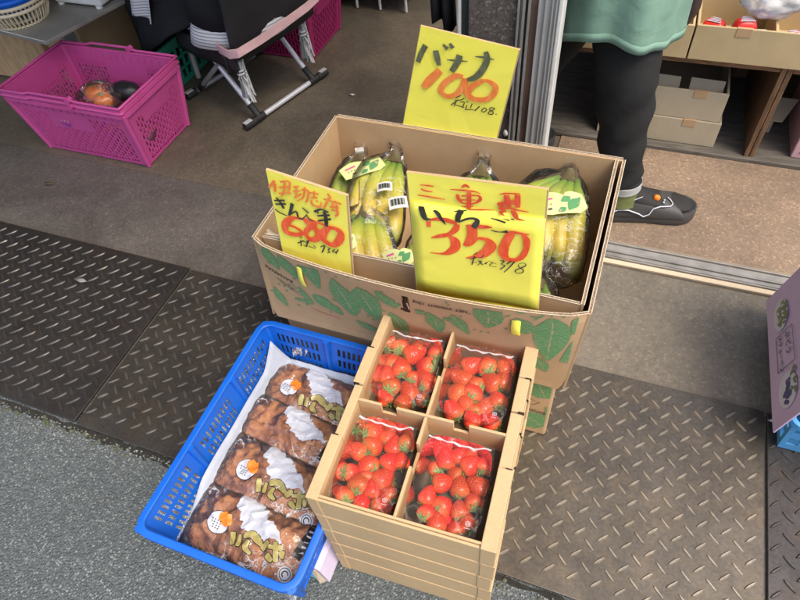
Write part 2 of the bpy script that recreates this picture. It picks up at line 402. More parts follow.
    def ribbon(s, path, surf, across=2, sub=5, mi=0, off=0.0, uv=False, ragged=0, seed=0):
        """brush stroke: path of (a, b, width) laid on surf(a, b, off)"""
        rnd = random.Random(seed); P = path
        pts = []
        k = len(P)
        for i in range(k-1):
            p0, p1, p2, p3 = P[max(i-1, 0)], P[i], P[i+1], P[min(i+2, k-1)]
            for q in range(sub):
                t = q/sub
                pts.append([.5*((2*p1[c])+(-p0[c]+p2[c])*t+(2*p0[c]-5*p1[c]+4*p2[c]-p3[c])*t*t+(-p0[c]+3*p1[c]-3*p2[c]+p3[c])*t**3) for c in range(3)])
        pts.append(list(P[-1]))
        vs = []; uvs = []; n = len(pts); Ls = [0]
        for i in range(1, n): Ls.append(Ls[-1]+math.hypot(pts[i][0]-pts[i-1][0], pts[i][1]-pts[i-1][1]))
        for i, p in enumerate(pts):
            a, b = pts[max(i-1, 0)], pts[min(i+1, n-1)]
            dx, dy = b[0]-a[0], b[1]-a[1]; L = math.hypot(dx, dy) or 1
            nx, ny = -dy/L, dx/L; w = max(p[2], .0002)/2*(1+ragged*rnd.uniform(-1, 1))
            for j in range(across+1):
                q = (j/across*2-1)*w
                vs.append(surf(p[0]+nx*q, p[1]+ny*q, off+i*8e-6)); uvs.append((Ls[i], j/across))
        m = across+1
        fs = [(i*m+j, (i+1)*m+j, (i+1)*m+j+1, i*m+j+1) for i in range(n-1) for j in range(across)]
        return s.add(vs, fs, mi, uvs if uv else None)
    def disc(s, a, b, r, surf, off=0, n=24, mi=0, rb=None):
        rb = rb or r; vs = [surf(a, b, off)]; rings = 3
        for k in range(1, rings+1):
            vs += [surf(a+r*k/rings*math.cos(2*PI*i/n), b+rb*k/rings*math.sin(2*PI*i/n), off) for i in range(n)]
        fs = [(0, 1+i, 1+(i+1) % n) for i in range(n)]
        for k in range(rings-1):
            o = 1+k*n; fs += [(o+i, o+n+i, o+n+(i+1) % n, o+(i+1) % n) for i in range(n)]
        return s.add(vs, fs, mi)
    def build(s, name, mats, parent=None, smooth=None, bevel=0, solid=0, sub=0, seg=2, weld=True):
        me = bpy.data.meshes.new(name)
        off = parent.matrix_world.inverted() if parent else None
        if parent:
            p = parent; mw = Matrix.Identity(4); chain = []
            while p: chain.append(p); p = p.parent
            for q in reversed(chain): mw = mw @ (Matrix.Translation(q.location) @ q.rotation_euler.to_matrix().to_4x4() @ Matrix.Diagonal(q.scale.to_4d() if hasattr(q.scale, 'to_4d') else (*q.scale, 1)))
            inv = mw.inverted(); vs = [inv @ Vector(v) for v in s.v]
        else: vs = [Vector(v) for v in s.v]
        me.from_pydata(vs, [], s.f)
        ml = mats if isinstance(mats, list) else [mats]
        for m in ml: me.materials.append(M[m] if isinstance(m, str) else m)
        me.polygons.foreach_set('material_index', s.m)
        if s.uv:
            ul = me.uv_layers.new(name='UVMap')
            for pi, u in s.uv.items():
                for k, li in enumerate(me.polygons[pi].loop_indices): ul.data[li].uv = u[k]
        me.validate(); me.update()
        if weld:
            bm = bmesh.new(); bm.from_mesh(me); bmesh.ops.remove_doubles(bm, verts=bm.verts, dist=1e-6)
            if weld != 'keep': bmesh.ops.recalc_face_normals(bm, faces=bm.faces)
            bm.to_mesh(me); bm.free()
        if smooth is not None:
            me.shade_smooth(); me.set_sharp_from_angle(angle=R(smooth))
        o = bpy.data.objects.new(name, me); S.collection.objects.link(o)
        if parent: o.parent = parent
        if solid:
            m = o.modifiers.new('solid', 'SOLIDIFY'); m.thickness = solid; m.offset = -1
        if bevel:
            m = o.modifiers.new('bevel', 'BEVEL'); m.width = bevel; m.segments = seg; m.limit_method = 'ANGLE'; m.angle_limit = R(40)
        if sub:
            m = o.modifiers.new('sub', 'SUBSURF'); m.levels = sub; m.render_levels = sub
        return o
def V(*a): return Vector(a)
def lerp(a, b, t): return a+(b-a)*t
def text_mesh(g, txt, surf, origin, adv, size, mi=0, off=0, bold=0, updir=None):
    """writes txt in the plain built-in font through surf(a,b,off); origin (a,b), adv = direction (da,db)"""
    cu = bpy.data.curves.new('t', 'FONT'); cu.body = txt; cu.size = size; cu.resolution_u = 2; cu.offset = bold
    ob = bpy.data.objects.new('t', cu); S.collection.objects.link(ob)
    dg = bpy.context.evaluated_depsgraph_get(); me = ob.evaluated_get(dg).to_mesh()
    L = math.hypot(*adv); ax = (adv[0]/L, adv[1]/L); up = updir or (-ax[1], ax[0])
    vs = [surf(origin[0]+v.co.x*ax[0]+v.co.y*up[0], origin[1]+v.co.x*ax[1]+v.co.y*up[1], off) for v in me.vertices]
    g.add(vs, [list(p.vertices) for p in me.polygons], mi)
    ob.evaluated_get(dg).to_mesh_clear(); bpy.data.objects.remove(ob); bpy.data.curves.remove(cu)

S350=[["r",[[-0.219,0.6227,0.0011],[-0.2102,0.6235,0.0022],[-0.2004,0.6243,0.0014]]],["r",[[-0.218,0.6163,0.002],[-0.2119,0.6143,0.0026],[-0.2022,0.6148,0.0011]]],["r",[[-0.2234,0.6046,0.0015],[-0.2069,0.6053,0.0023],[-0.1859,0.6058,0.0011]]],["r",[[-0.1639,0.6308,0.0013],[-0.1588,0.6351,0.004],[-0.1537,0.6325,0.0027]]],["r",[[-0.1789,0.6242,0.0011],[-0.1665,0.6258,0.0022],[-0.1485,0.6278,0.0021],[-0.1395,0.6261,0.0008]]],["r",[[-0.1691,0.6182,0.0041],[-0.1678,0.611,0.0048],[-0.1625,0.6055,0.0025],[-0.1507,0.6066,0.0017],[-0.1405,0.6149,0.0041],[-0.14,0.6208,0.0034],[-0.1458,0.6219,0.0022],[-0.1639,0.6169,0.0019]]],["r",[[-0.1652,0.6099,0.0022],[-0.156,0.6121,0.0017],[-0.1456,0.6145,0.0014]]],["r",[[-0.1542,0.6257,0.0054],[-0.1538,0.6126,0.0055],[-0.1542,0.5964,0.0051]]],["r",[[-0.1638,0.5992,0.0011],[-0.1559,0.6006,0.002],[-0.148,0.6034,0.0011]]],["r",[[-0.1532,0.5966,0.002],[-0.14,0.5993,0.0022],[-0.122,0.6034,0.0008]]],["r",[[-0.1163,0.6302,0.001],[-0.1097,0.6333,0.0021],[-0.1012,0.6352,0.0021],[-0.0909,0.6368,0.0018]]],["r",[[-0.1071,0.6315,0.0065],[-0.1052,0.6207,0.008],[-0.1022,0.6132,0.004]]],["r",[[-0.0938,0.6346,0.0064],[-0.0931,0.6252,0.0072],[-0.0923,0.6147,0.0053]]],["r",[[-0.1169,0.6171,0.0027],[-0.1136,0.6146,0.0067],[-0.1051,0.6199,0.004]]],["r",[[-0.1027,0.6213,0.0066],[-0.0904,0.6225,0.0052]]],["r",[[-0.1158,0.6074,0.0041],[-0.1021,0.6116,0.0032],[-0.092,0.6107,0.0024],[-0.0783,0.611,0.0013]]],["r",[[-0.1069,0.6071,0.0054],[-0.1129,0.6014,0.0041],[-0.1076,0.5976,0.0014]]],["r",[[-0.0981,0.6092,0.0054],[-0.0938,0.601,0.0068],[-0.0909,0.5966,0.0041],[-0.0814,0.5956,0.0011]]],["o",[[-0.1699,0.5669,0.0063],[-0.1714,0.558,0.0076],[-0.1806,0.5454,0.0057],[-0.1951,0.5374,0.0053],[-0.2074,0.5312,0.0014]]],["o",[[-0.1807,0.5414,0.0039],[-0.173,0.5338,0.0119],[-0.1731,0.5206,0.0113],[-0.1836,0.5075,0.0069],[-0.1936,0.5029,0.0028],[-0.2099,0.5004,0.0011]]],["o",[[-0.2098,0.562,0.0052],[-0.21,0.5513,0.0047]]],["o",[[-0.1494,0.5669,0.0119],[-0.149,0.5484,0.0117],[-0.1535,0.536,0.0099],[-0.1594,0.5295,0.004]]],["o",[[-0.1605,0.5291,0.0016],[-0.15,0.5362,0.0052],[-0.141,0.5478,0.003],[-0.1319,0.5512,0.0023]]],["o",[[-0.1334,0.5254,0.0065],[-0.1413,0.5131,0.0059],[-0.1568,0.5051,0.0016]]],["o",[[-0.1387,0.5482,0.0028],[-0.1286,0.5484,0.0069],[-0.1227,0.5405,0.0126],[-0.1278,0.5265,0.0115],[-0.1377,0.5127,0.0074]]],["o",[[-0.0972,0.5697,0.0092],[-0.1037,0.5475,0.0103],[-0.1051,0.5295,0.0113],[-0.0982,0.5198,0.0071],[-0.0871,0.5222,0.0056],[-0.0792,0.5318,0.0069],[-0.0756,0.5469,0.0067],[-0.077,0.5635,0.0079],[-0.0825,0.572,0.0039]]],["r",[[-0.2085,0.5646,0.0031],[-0.1978,0.5689,0.0051],[-0.1826,0.5705,0.0075],[-0.1699,0.5676,0.005]]],["r",[[-0.1573,0.5671,0.003],[-0.146,0.5693,0.0062],[-0.1326,0.5716,0.0061]]],["r",[[-0.1393,0.5701,0.0067],[-0.1295,0.5724,0.0053],[-0.1222,0.5733,0.0011]]],["r",[[-0.1004,0.5721,0.0026],[-0.0908,0.5722,0.0047],[-0.0737,0.5732,0.001]]],["k",[[-0.2188,0.5869,0.0075],[-0.2178,0.5782,0.0084],[-0.2141,0.5664,0.0071],[-0.2063,0.5671,0.0015]]],["k",[[-0.2022,0.583,0.0024],[-0.1974,0.5815,0.006],[-0.1921,0.572,0.0051],[-0.1853,0.5618,0.0009]]],["k",[[-0.1739,0.5886,0.0009],[-0.1665,0.5917,0.002],[-0.1571,0.5948,0.0014]]],["k",[[-0.1638,0.5932,0.0072],[-0.1679,0.5817,0.0066],[-0.1685,0.5716,0.0069]]],["k",[[-0.1679,0.5705,0.0015],[-0.1583,0.5787,0.0032],[-0.149,0.5829,0.0038],[-0.1422,0.581,0.0058],[-0.1441,0.5734,0.0073],[-0.1473,0.5668,0.0065]]],["k",[[-0.1246,0.5893,0.0014],[-0.1161,0.5885,0.0025],[-0.1056,0.5865,0.0031]]],["k",[[-0.1092,0.592,0.0008],[-0.1008,0.5916,0.0019]]],["k",[[-0.099,0.5946,0.0017],[-0.0946,0.5945,0.0016]]],["k",[[-0.1238,0.5688,0.0012],[-0.1177,0.5676,0.002],[-0.1098,0.5688,0.0017],[-0.1015,0.572,0.0043]]],["k",[[-0.1461,0.5151,0.0011],[-0.1409,0.5208,0.0018]]],["k",[[-0.1513,0.5042,0.0011],[-0.1424,0.5107,0.0019]]],["k",[[-0.1446,0.513,0.0019],[-0.1481,0.4939,0.0014]]],["k",[[-0.1494,0.4987,0.0008],[-0.1404,0.5015,0.001]]],["k",[[-0.1387,0.5037,0.0014],[-0.134,0.506,0.0012],[-0.1397,0.4956,0.001]]],["k",[[-0.14,0.5067,0.0011],[-0.1314,0.499,0.0012]]],["k",[[-0.1383,0.5115,0.0013],[-0.1331,0.5155,0.0011],[-0.1315,0.5202,0.0011]]],["k",[[-0.1375,0.5034,0.0013],[-0.1334,0.498,0.0012]]],["k",[[-0.1295,0.5016,0.0024],[-0.1258,0.5069,0.0012]]],["k",[[-0.1246,0.5091,0.0009],[-0.1128,0.5062,0.0009]]],["k",[[-0.1181,0.5083,0.0015],[-0.1229,0.5002,0.001],[-0.1125,0.5006,0.0009]]],["k",[[-0.1091,0.5147,0.0009],[-0.1031,0.5156,0.002],[-0.1065,0.5081,0.0015],[-0.1013,0.5069,0.0016],[-0.1078,0.4973,0.0018]]],["k",[[-0.0992,0.5103,0.0017],[-0.0937,0.5184,0.002]]],["k",[[-0.0887,0.519,0.002],[-0.0948,0.5061,0.0016],[-0.102,0.4928,0.0012]]],["k",[[-0.0829,0.5162,0.0009],[-0.0769,0.5198,0.001],[-0.0732,0.5164,0.0014],[-0.0786,0.5097,0.0017],[-0.0863,0.5021,0.0016],[-0.0846,0.497,0.0013],[-0.0772,0.5002,0.0014],[-0.0761,0.5063,0.0016],[-0.0825,0.5108,0.0016],[-0.0831,0.5158,0.001]]]]
S680=[["o",[[-0.462,0.5575,0.0032],[-0.4482,0.5735,0.004]]],["o",[[-0.4495,0.5685,0.0045],[-0.4528,0.5511,0.0041]]],["o",[[-0.439,0.5732,0.0026],[-0.4228,0.5767,0.003],[-0.4305,0.5538,0.0031]]],["o",[[-0.4441,0.5615,0.0027],[-0.4252,0.5668,0.0026]]],["o",[[-0.4483,0.5497,0.0023],[-0.425,0.555,0.0022]]],["o",[[-0.4314,0.5748,0.0031],[-0.4352,0.5599,0.0031],[-0.4444,0.5445,0.0023]]],["o",[[-0.4187,0.5683,0.0026],[-0.4088,0.5716,0.0026]]],["o",[[-0.4128,0.5719,0.0026],[-0.4175,0.5519,0.0027]]],["o",[[-0.4208,0.5595,0.0027],[-0.4086,0.5635,0.0026]]],["o",[[-0.4217,0.5473,0.0032],[-0.4079,0.5577,0.0026]]],["o",[[-0.4059,0.5664,0.0026],[-0.3948,0.5666,0.003],[-0.3997,0.5488,0.0031],[-0.4051,0.5427,0.0022]]],["o",[[-0.3985,0.5727,0.003],[-0.4061,0.5521,0.0027],[-0.4188,0.5419,0.0018]]],["o",[[-0.3935,0.5634,0.0026],[-0.3782,0.5645,0.0026]]],["o",[[-0.3843,0.5689,0.0026],[-0.3882,0.5551,0.0026]]],["o",[[-0.3935,0.5539,0.0022],[-0.3818,0.5566,0.0026]]],["o",[[-0.3932,0.5503,0.0026],[-0.3932,0.5406,0.0036],[-0.3813,0.5391,0.0031],[-0.3772,0.5493,0.0017]]],["o",[[-0.3849,0.5511,0.0026],[-0.3825,0.548,0.0022]]],["o",[[-0.3718,0.5565,0.0026],[-0.3445,0.5534,0.003]]],["o",[[-0.3634,0.569,0.0034],[-0.3591,0.5606,0.003]]],["o",[[-0.3619,0.5612,0.003],[-0.3755,0.5375,0.0027]]],["o",[[-0.3604,0.5532,0.0026],[-0.3519,0.5564,0.0026]]],["o",[[-0.3569,0.5564,0.0026],[-0.3606,0.5411,0.0026]]],["o",[[-0.3652,0.5437,0.0026],[-0.3499,0.5449,0.003]]],["o",[[-0.3633,0.5375,0.0022],[-0.3522,0.5378,0.0026]]],["o",[[-0.3528,0.5514,0.0034],[-0.3536,0.533,0.0035],[-0.3592,0.5261,0.0027]]],["R",[[-0.434,0.5048,0.0072],[-0.4479,0.4926,0.0109],[-0.4553,0.4785,0.0102],[-0.4521,0.4669,0.0093],[-0.4327,0.4685,0.0076],[-0.4255,0.476,0.006],[-0.4357,0.4842,0.005],[-0.4508,0.4857,0.005]]],["R",[[-0.4143,0.5064,0.0081],[-0.4077,0.4976,0.0096],[-0.397,0.4871,0.0097],[-0.3979,0.4719,0.0104],[-0.4119,0.4625,0.0091],[-0.4189,0.4731,0.0065],[-0.4131,0.4855,0.0083],[-0.3975,0.5003,0.0071],[-0.4025,0.5068,0.0057],[-0.4145,0.5056,0.0038]]],["R",[[-0.3744,0.4997,0.007],[-0.3871,0.483,0.0126],[-0.3887,0.4689,0.0099],[-0.3751,0.461,0.0084],[-0.3621,0.4735,0.0116],[-0.3553,0.4916,0.0103],[-0.3629,0.4996,0.0079],[-0.3744,0.4997,0.0056]]],["R",[[-0.435,0.5051,0.0048],[-0.3984,0.506,0.0038],[-0.3742,0.5005,0.0047]]],["k",[[-0.459,0.5337,0.0028],[-0.4396,0.5383,0.0037]]],["k",[[-0.4588,0.5262,0.0033],[-0.4392,0.5317,0.0037]]],["k",[[-0.4538,0.5412,0.0033],[-0.4483,0.5313,0.0047],[-0.4459,0.5205,0.0043]]],["k",[[-0.4627,0.5159,0.0024],[-0.4556,0.5099,0.0029],[-0.4434,0.5064,0.0019]]],["k",[[-0.4277,0.5354,0.0055],[-0.4355,0.5166,0.0048],[-0.4405,0.5076,0.0029]]],["k",[[-0.4383,0.5095,0.0019],[-0.425,0.5199,0.0028],[-0.4239,0.5084,0.0033],[-0.4174,0.5069,0.0024],[-0.4063,0.5187,0.0016]]],["k",[[-0.412,0.5307,0.0023],[-0.4035,0.5219,0.0032]]],["k",[[-0.408,0.5157,0.0019],[-0.4041,0.509,0.0033],[-0.3972,0.5069,0.0019]]],["k",[[-0.393,0.527,0.0041],[-0.38,0.5352,0.0031],[-0.3684,0.5318,0.0031]]],["k",[[-0.3867,0.5323,0.0032],[-0.3872,0.5247,0.0023]]],["k",[[-0.3893,0.5199,0.0032],[-0.3672,0.5271,0.0036]]],["k",[[-0.3903,0.5094,0.0033],[-0.3666,0.5192,0.0036]]],["k",[[-0.3754,0.5326,0.0058],[-0.3752,0.5176,0.0059],[-0.3778,0.5014,0.0056]]],["k",[[-0.432,0.462,0.002],[-0.4271,0.4639,0.0015]]],["k",[[-0.4394,0.4478,0.0021],[-0.4252,0.4574,0.0023]]],["k",[[-0.4313,0.4572,0.0021],[-0.4339,0.4421,0.0021]]],["k",[[-0.4256,0.4559,0.002],[-0.4228,0.4533,0.0021]]],["k",[[-0.4287,0.4471,0.0018],[-0.4235,0.4451,0.0023],[-0.4193,0.4591,0.0023]]],["k",[[-0.4194,0.4534,0.0018],[-0.4166,0.4612,0.0025]]],["k",[[-0.4199,0.4461,0.0023],[-0.4068,0.4447,0.0015]]],["k",[[-0.4099,0.4512,0.0023],[-0.4063,0.4471,0.0015]]],["k",[[-0.3977,0.451,0.0018],[-0.389,0.4563,0.0025],[-0.3974,0.4381,0.0026]]],["k",[[-0.3852,0.4531,0.0018],[-0.3811,0.452,0.002],[-0.3847,0.4475,0.0018],[-0.3826,0.4439,0.002],[-0.3875,0.441,0.0018]]],["k",[[-0.3721,0.4534,0.0017],[-0.3773,0.4462,0.002],[-0.3698,0.4475,0.002]]],["k",[[-0.3658,0.4544,0.002],[-0.3721,0.4431,0.002]]]]
S100=[["g",[[-0.3382,0.5992,0.0089],[-0.3462,0.585,0.0091],[-0.3541,0.5667,0.0079]]],["g",[[-0.3204,0.5923,0.0089],[-0.3183,0.5809,0.01],[-0.3146,0.5652,0.0064]]],["g",[[-0.3069,0.6044,0.0035],[-0.2988,0.597,0.0075]]],["g",[[-0.2951,0.6076,0.0043],[-0.2893,0.5997,0.0074]]],["g",[[-0.3003,0.5777,0.0013],[-0.2859,0.5779,0.0036],[-0.2634,0.579,0.0013]]],["g",[[-0.2775,0.5887,0.0097],[-0.2811,0.5756,0.0103],[-0.2921,0.5568,0.0087]]],["g",[[-0.2506,0.5894,0.0013],[-0.2345,0.5897,0.0039],[-0.2172,0.5877,0.0013]]],["g",[[-0.2325,0.6001,0.0077],[-0.2293,0.5867,0.0099],[-0.2372,0.5663,0.0111],[-0.2487,0.5518,0.01],[-0.2642,0.5439,0.006]]],["o",[[-0.3129,0.5561,0.0116],[-0.331,0.5362,0.0144],[-0.3458,0.5182,0.0108]]],["o",[[-0.2715,0.5493,0.0069],[-0.2861,0.5486,0.0093],[-0.306,0.5317,0.0105],[-0.3127,0.5161,0.0097],[-0.3015,0.5069,0.0083],[-0.2838,0.5136,0.0087],[-0.2702,0.5314,0.0127],[-0.269,0.5471,0.0083]]],["o",[[-0.2331,0.5473,0.0059],[-0.252,0.5352,0.0093],[-0.2627,0.5193,0.0114],[-0.2515,0.5088,0.0091],[-0.227,0.5117,0.0089],[-0.2141,0.5262,0.0097],[-0.2138,0.5392,0.0095],[-0.226,0.5472,0.0063],[-0.2402,0.5471,0.0045]]],["k",[[-0.2851,0.5066,0.0017],[-0.275,0.5121,0.0017]]],["k",[[-0.2941,0.4901,0.0015],[-0.2788,0.5035,0.0019]]],["k",[[-0.2838,0.5027,0.0019],[-0.2877,0.4883,0.0017]]],["k",[[-0.2788,0.5007,0.0017],[-0.2688,0.5076,0.0017]]],["k",[[-0.2763,0.4984,0.0017],[-0.2687,0.4995,0.0017],[-0.2725,0.4879,0.0017]]],["k",[[-0.2851,0.4915,0.0017],[-0.2687,0.4885,0.0015]]],["k",[[-0.265,0.5,0.0017],[-0.2613,0.502,0.0014]]],["k",[[-0.2637,0.4948,0.0017],[-0.2661,0.4861,0.0017]]],["k",[[-0.2674,0.4845,0.0017],[-0.251,0.487,0.0015]]],["k",[[-0.2538,0.499,0.0017],[-0.2573,0.4888,0.0015]]],["k",[[-0.24,0.4956,0.0019],[-0.249,0.4851,0.002]]],["k",[[-0.2308,0.4943,0.0017],[-0.2361,0.488,0.0017],[-0.2323,0.4849,0.0017],[-0.2268,0.4908,0.0017],[-0.2308,0.4943,0.0017]]],["k",[[-0.2118,0.4959,0.0017],[-0.2191,0.4961,0.0017],[-0.2214,0.4916,0.0017],[-0.2151,0.4885,0.0019],[-0.2161,0.4828,0.0017],[-0.2235,0.483,0.0017],[-0.2212,0.4881,0.0017],[-0.2117,0.4945,0.0017]]],["k",[[-0.21,0.4848,0.0017],[-0.2082,0.4835,0.0019]]]]
LEAVES=[["g",[[-0.5031,0.431,0.0118],[-0.4984,0.407,0.0305],[-0.4882,0.3771,0.0042]]],["g",[[-0.4746,0.4252,0.0039],[-0.4649,0.4021,0.0329],[-0.4524,0.3691,0.0066]]],["g",[[-0.4189,0.4185,0.0422],[-0.4164,0.3934,0.0316],[-0.4123,0.3577,0.0033]]],["g",[[-0.3745,0.4078,0.003],[-0.3714,0.3771,0.0354],[-0.3643,0.3426,0.0461],[-0.3587,0.3046,0.0256],[-0.3551,0.3019,0.0042]]],["g",[[-0.33,0.4021,0.0037],[-0.3267,0.3699,0.0507],[-0.3202,0.3348,0.0406],[-0.3158,0.2994,0.005]]],["g",[[-0.2961,0.407,0.0072],[-0.2877,0.3881,0.0258],[-0.2653,0.3691,0.0224]]],["g",[[-0.4338,0.3274,0.0086],[-0.4179,0.3135,0.035],[-0.3967,0.2901,0.007]]],["g",[[-0.4797,0.2951,0.0046],[-0.4565,0.2953,0.0118],[-0.4432,0.2921,0.0045]]],["g",[[-0.4589,0.3418,0.0034],[-0.4531,0.3181,0.015],[-0.4429,0.2932,0.0072]]],["g",[[-0.1185,0.4209,0.0429],[-0.117,0.3931,0.0425],[-0.1195,0.3653,0.0054]]],["g",[[-0.0757,0.4103,0.005],[-0.0691,0.3944,0.0341],[-0.0527,0.3729,0.021]]],["g",[[-0.0265,0.4212,0.0096],[-0.0223,0.3959,0.0488],[-0.0226,0.3528,0.0487],[-0.0224,0.2969,0.008]]],["g",[[0.0136,0.4463,0.0054],[0.0131,0.417,0.022],[0.0114,0.3833,0.012]]],["g",[[0.0248,0.3734,0.005],[0.0171,0.3441,0.018],[0.0062,0.3007,0.017]]],["g",[[-0.2363,0.3679,0.0138],[-0.2199,0.3697,0.0137]]],["g",[[-0.1902,0.3651,0.0113],[-0.172,0.3649,0.0112]]],["g",[[-0.093,0.4104,0.002],[-0.0851,0.4161,0.003]]],["g",[[-0.0571,0.4214,0.0019],[-0.0462,0.4202,0.0039],[-0.037,0.4303,0.0024]]],["g",[[-0.4041,0.309,0.0039],[-0.3997,0.3087,0.0056]]],["g",[[-0.4997,0.3671,0.0038],[-0.4954,0.3667,0.0055]]],["g",[[-0.4078,0.4256,0.0033],[-0.4038,0.4251,0.0048]]],["g",[[-0.0498,0.415,0.0029],[-0.0465,0.4143,0.0044]]],["g",[[-0.0669,0.4701,0.0027],[-0.0637,0.4694,0.0041]]],["g",[[-0.4725,0.3392,0.0039],[-0.4681,0.3387,0.0056]]],["g",[[-0.3576,0.374,0.0035],[-0.3536,0.3736,0.005]]],["g",[[-0.4086,0.2935,0.004],[-0.4042,0.2931,0.0057]]],["g",[[-0.1415,0.3495,0.0034],[-0.1379,0.3487,0.0051]]],["g",[[-0.3186,0.3978,0.0033],[-0.3147,0.3974,0.0048]]],["g",[[-0.3714,0.3486,0.0036],[-0.3672,0.3482,0.0052]]],["g",[[-0.4818,0.3376,0.0039],[-0.4774,0.3371,0.0056]]],["g",[[-0.4638,0.3641,0.0037],[-0.4595,0.3636,0.0054]]],["g",[[-0.3198,0.3619,0.0035],[-0.3158,0.3615,0.005]]],["g",[[-0.4691,0.3331,0.0039],[-0.4647,0.3327,0.0056]]],["g",[[-0.4943,0.3133,0.0041],[-0.4898,0.3129,0.0059]]],["g",[[-0.0828,0.3802,0.0031],[-0.0794,0.3794,0.0047]]],["g",[[-0.4521,0.2991,0.004],[-0.4476,0.2987,0.0058]]],["g",[[-0.3845,0.3845,0.0035],[-0.3805,0.384,0.005]]],["g",[[-0.1794,0.3748,0.0033],[-0.1758,0.374,0.005]]],["g",[[-0.5091,0.3873,0.0037],[-0.5048,0.3868,0.0054]]],["g",[[-0.4869,0.3895,0.0037],[-0.4826,0.3891,0.0053]]],["g",[[-0.0713,0.4295,0.0029],[-0.068,0.4288,0.0044]]],["g",[[-0.0509,0.392,0.003],[-0.0475,0.3912,0.0046]]],["g",[[-0.1481,0.3999,0.0031],[-0.1447,0.3992,0.0047]]],["g",[[-0.3841,0.4233,0.0033],[-0.3802,0.4229,0.0048]]],["g",[[-0.3077,0.3302,0.0036],[-0.3036,0.3298,0.0052]]],["g",[[-0.4109,0.3939,0.0035],[-0.4068,0.3935,0.005]]],["g",[[-0.5058,0.328,0.004],[-0.5013,0.3276,0.0058]]],["g",[[-0.0853,0.4023,0.003],[-0.0819,0.4015,0.0046]]],["g",[[-0.2936,0.3968,0.0033],[-0.2897,0.3964,0.0047]]],["g",[[-0.1797,0.4164,0.0031],[-0.1762,0.4156,0.0047]]],["g",[[-0.412,0.281,0.004],[-0.4075,0.2806,0.0058]]],["g",[[-0.1174,0.4429,0.0029],[-0.1141,0.4422,0.0044]]],["g",[[-0.48,0.2745,0.0042],[-0.4753,0.2741,0.0061]]],["g",[[-0.4591,0.2851,0.0041],[-0.4546,0.2847,0.0059]]],["g",[[-0.1199,0.3494,0.0033],[-0.1163,0.3486,0.005]]],["g",[[-0.2888,0.4096,0.0032],[-0.285,0.4091,0.0046]]],["g",[[-0.3574,0.3668,0.0035],[-0.3534,0.3664,0.0051]]],["g",[[-0.3338,0.3043,0.0038],[-0.3296,0.3039,0.0054]]],["g",[[-0.4508,0.3705,0.0037],[-0.4465,0.3701,0.0053]]],["g",[[-0.0758,0.4502,0.0028],[-0.0726,0.4495,0.0042]]],["g",[[-0.4111,0.2936,0.004],[-0.4067,0.2932,0.0057]]],["g",[[-0.2976,0.3406,0.0035],[-0.2936,0.3402,0.0051]]],["g",[[-0.1824,0.4223,0.0031],[-0.179,0.4215,0.0047]]],["g",[[-0.4646,0.3232,0.0039],[-0.4601,0.3228,0.0057]]],["g",[[-0.5302,0.3074,0.0042],[-0.5256,0.307,0.006]]],["g",[[-0.3109,0.3891,0.0033],[-0.3069,0.3887,0.0048]]],["g",[[-0.5331,0.2949,0.0042],[-0.5285,0.2945,0.0061]]],["g",[[-0.4952,0.3275,0.004],[-0.4908,0.3271,0.0058]]],["g",[[-0.392,0.3298,0.0038],[-0.3877,0.3294,0.0054]]],["g",[[-0.3677,0.4177,0.0033],[-0.3638,0.4173,0.0048]]],["g",[[-0.3245,0.4321,0.0032],[-0.3207,0.4317,0.0046]]],["g",[[-0.4804,0.3246,0.004],[-0.4759,0.3242,0.0057]]],["g",[[-0.5425,0.3065,0.0042],[-0.5378,0.3061,0.0061]]],["g",[[-0.3558,0.3831,0.0034],[-0.3518,0.3826,0.005]]],["g",[[-0.0923,0.3738,0.0032],[-0.0888,0.373,0.0048]]],["g",[[-0.1623,0.3853,0.0032],[-0.1588,0.3845,0.0049]]],["g",[[-0.1314,0.3473,0.0034],[-0.1278,0.3465,0.005]]],["g",[[-0.1307,0.4183,0.003],[-0.1274,0.4175,0.0046]]],["g",[[-0.396,0.33,0.0038],[-0.3918,0.3296,0.0054]]],["g",[[-0.4128,0.4281,0.0033],[-0.4088,0.4276,0.0048]]],["g",[[-0.3441,0.4402,0.0032],[-0.3403,0.4398,0.0046]]],["g",[[-0.2965,0.2999,0.0037],[-0.2923,0.2995,0.0054]]],["g",[[-0.3524,0.3419,0.0036],[-0.3483,0.3415,0.0052]]],["g",[[-0.0118,0.4552,0.0027],[-0.0087,0.4545,0.0041]]],["g",[[-0.4317,0.3058,0.004],[-0.4273,0.3055,0.0057]]],["g",[[-0.0281,0.4631,0.0027],[-0.025,0.4624,0.004]]],["g",[[-0.3254,0.2969,0.0038],[-0.3212,0.2966,0.0055]]]]
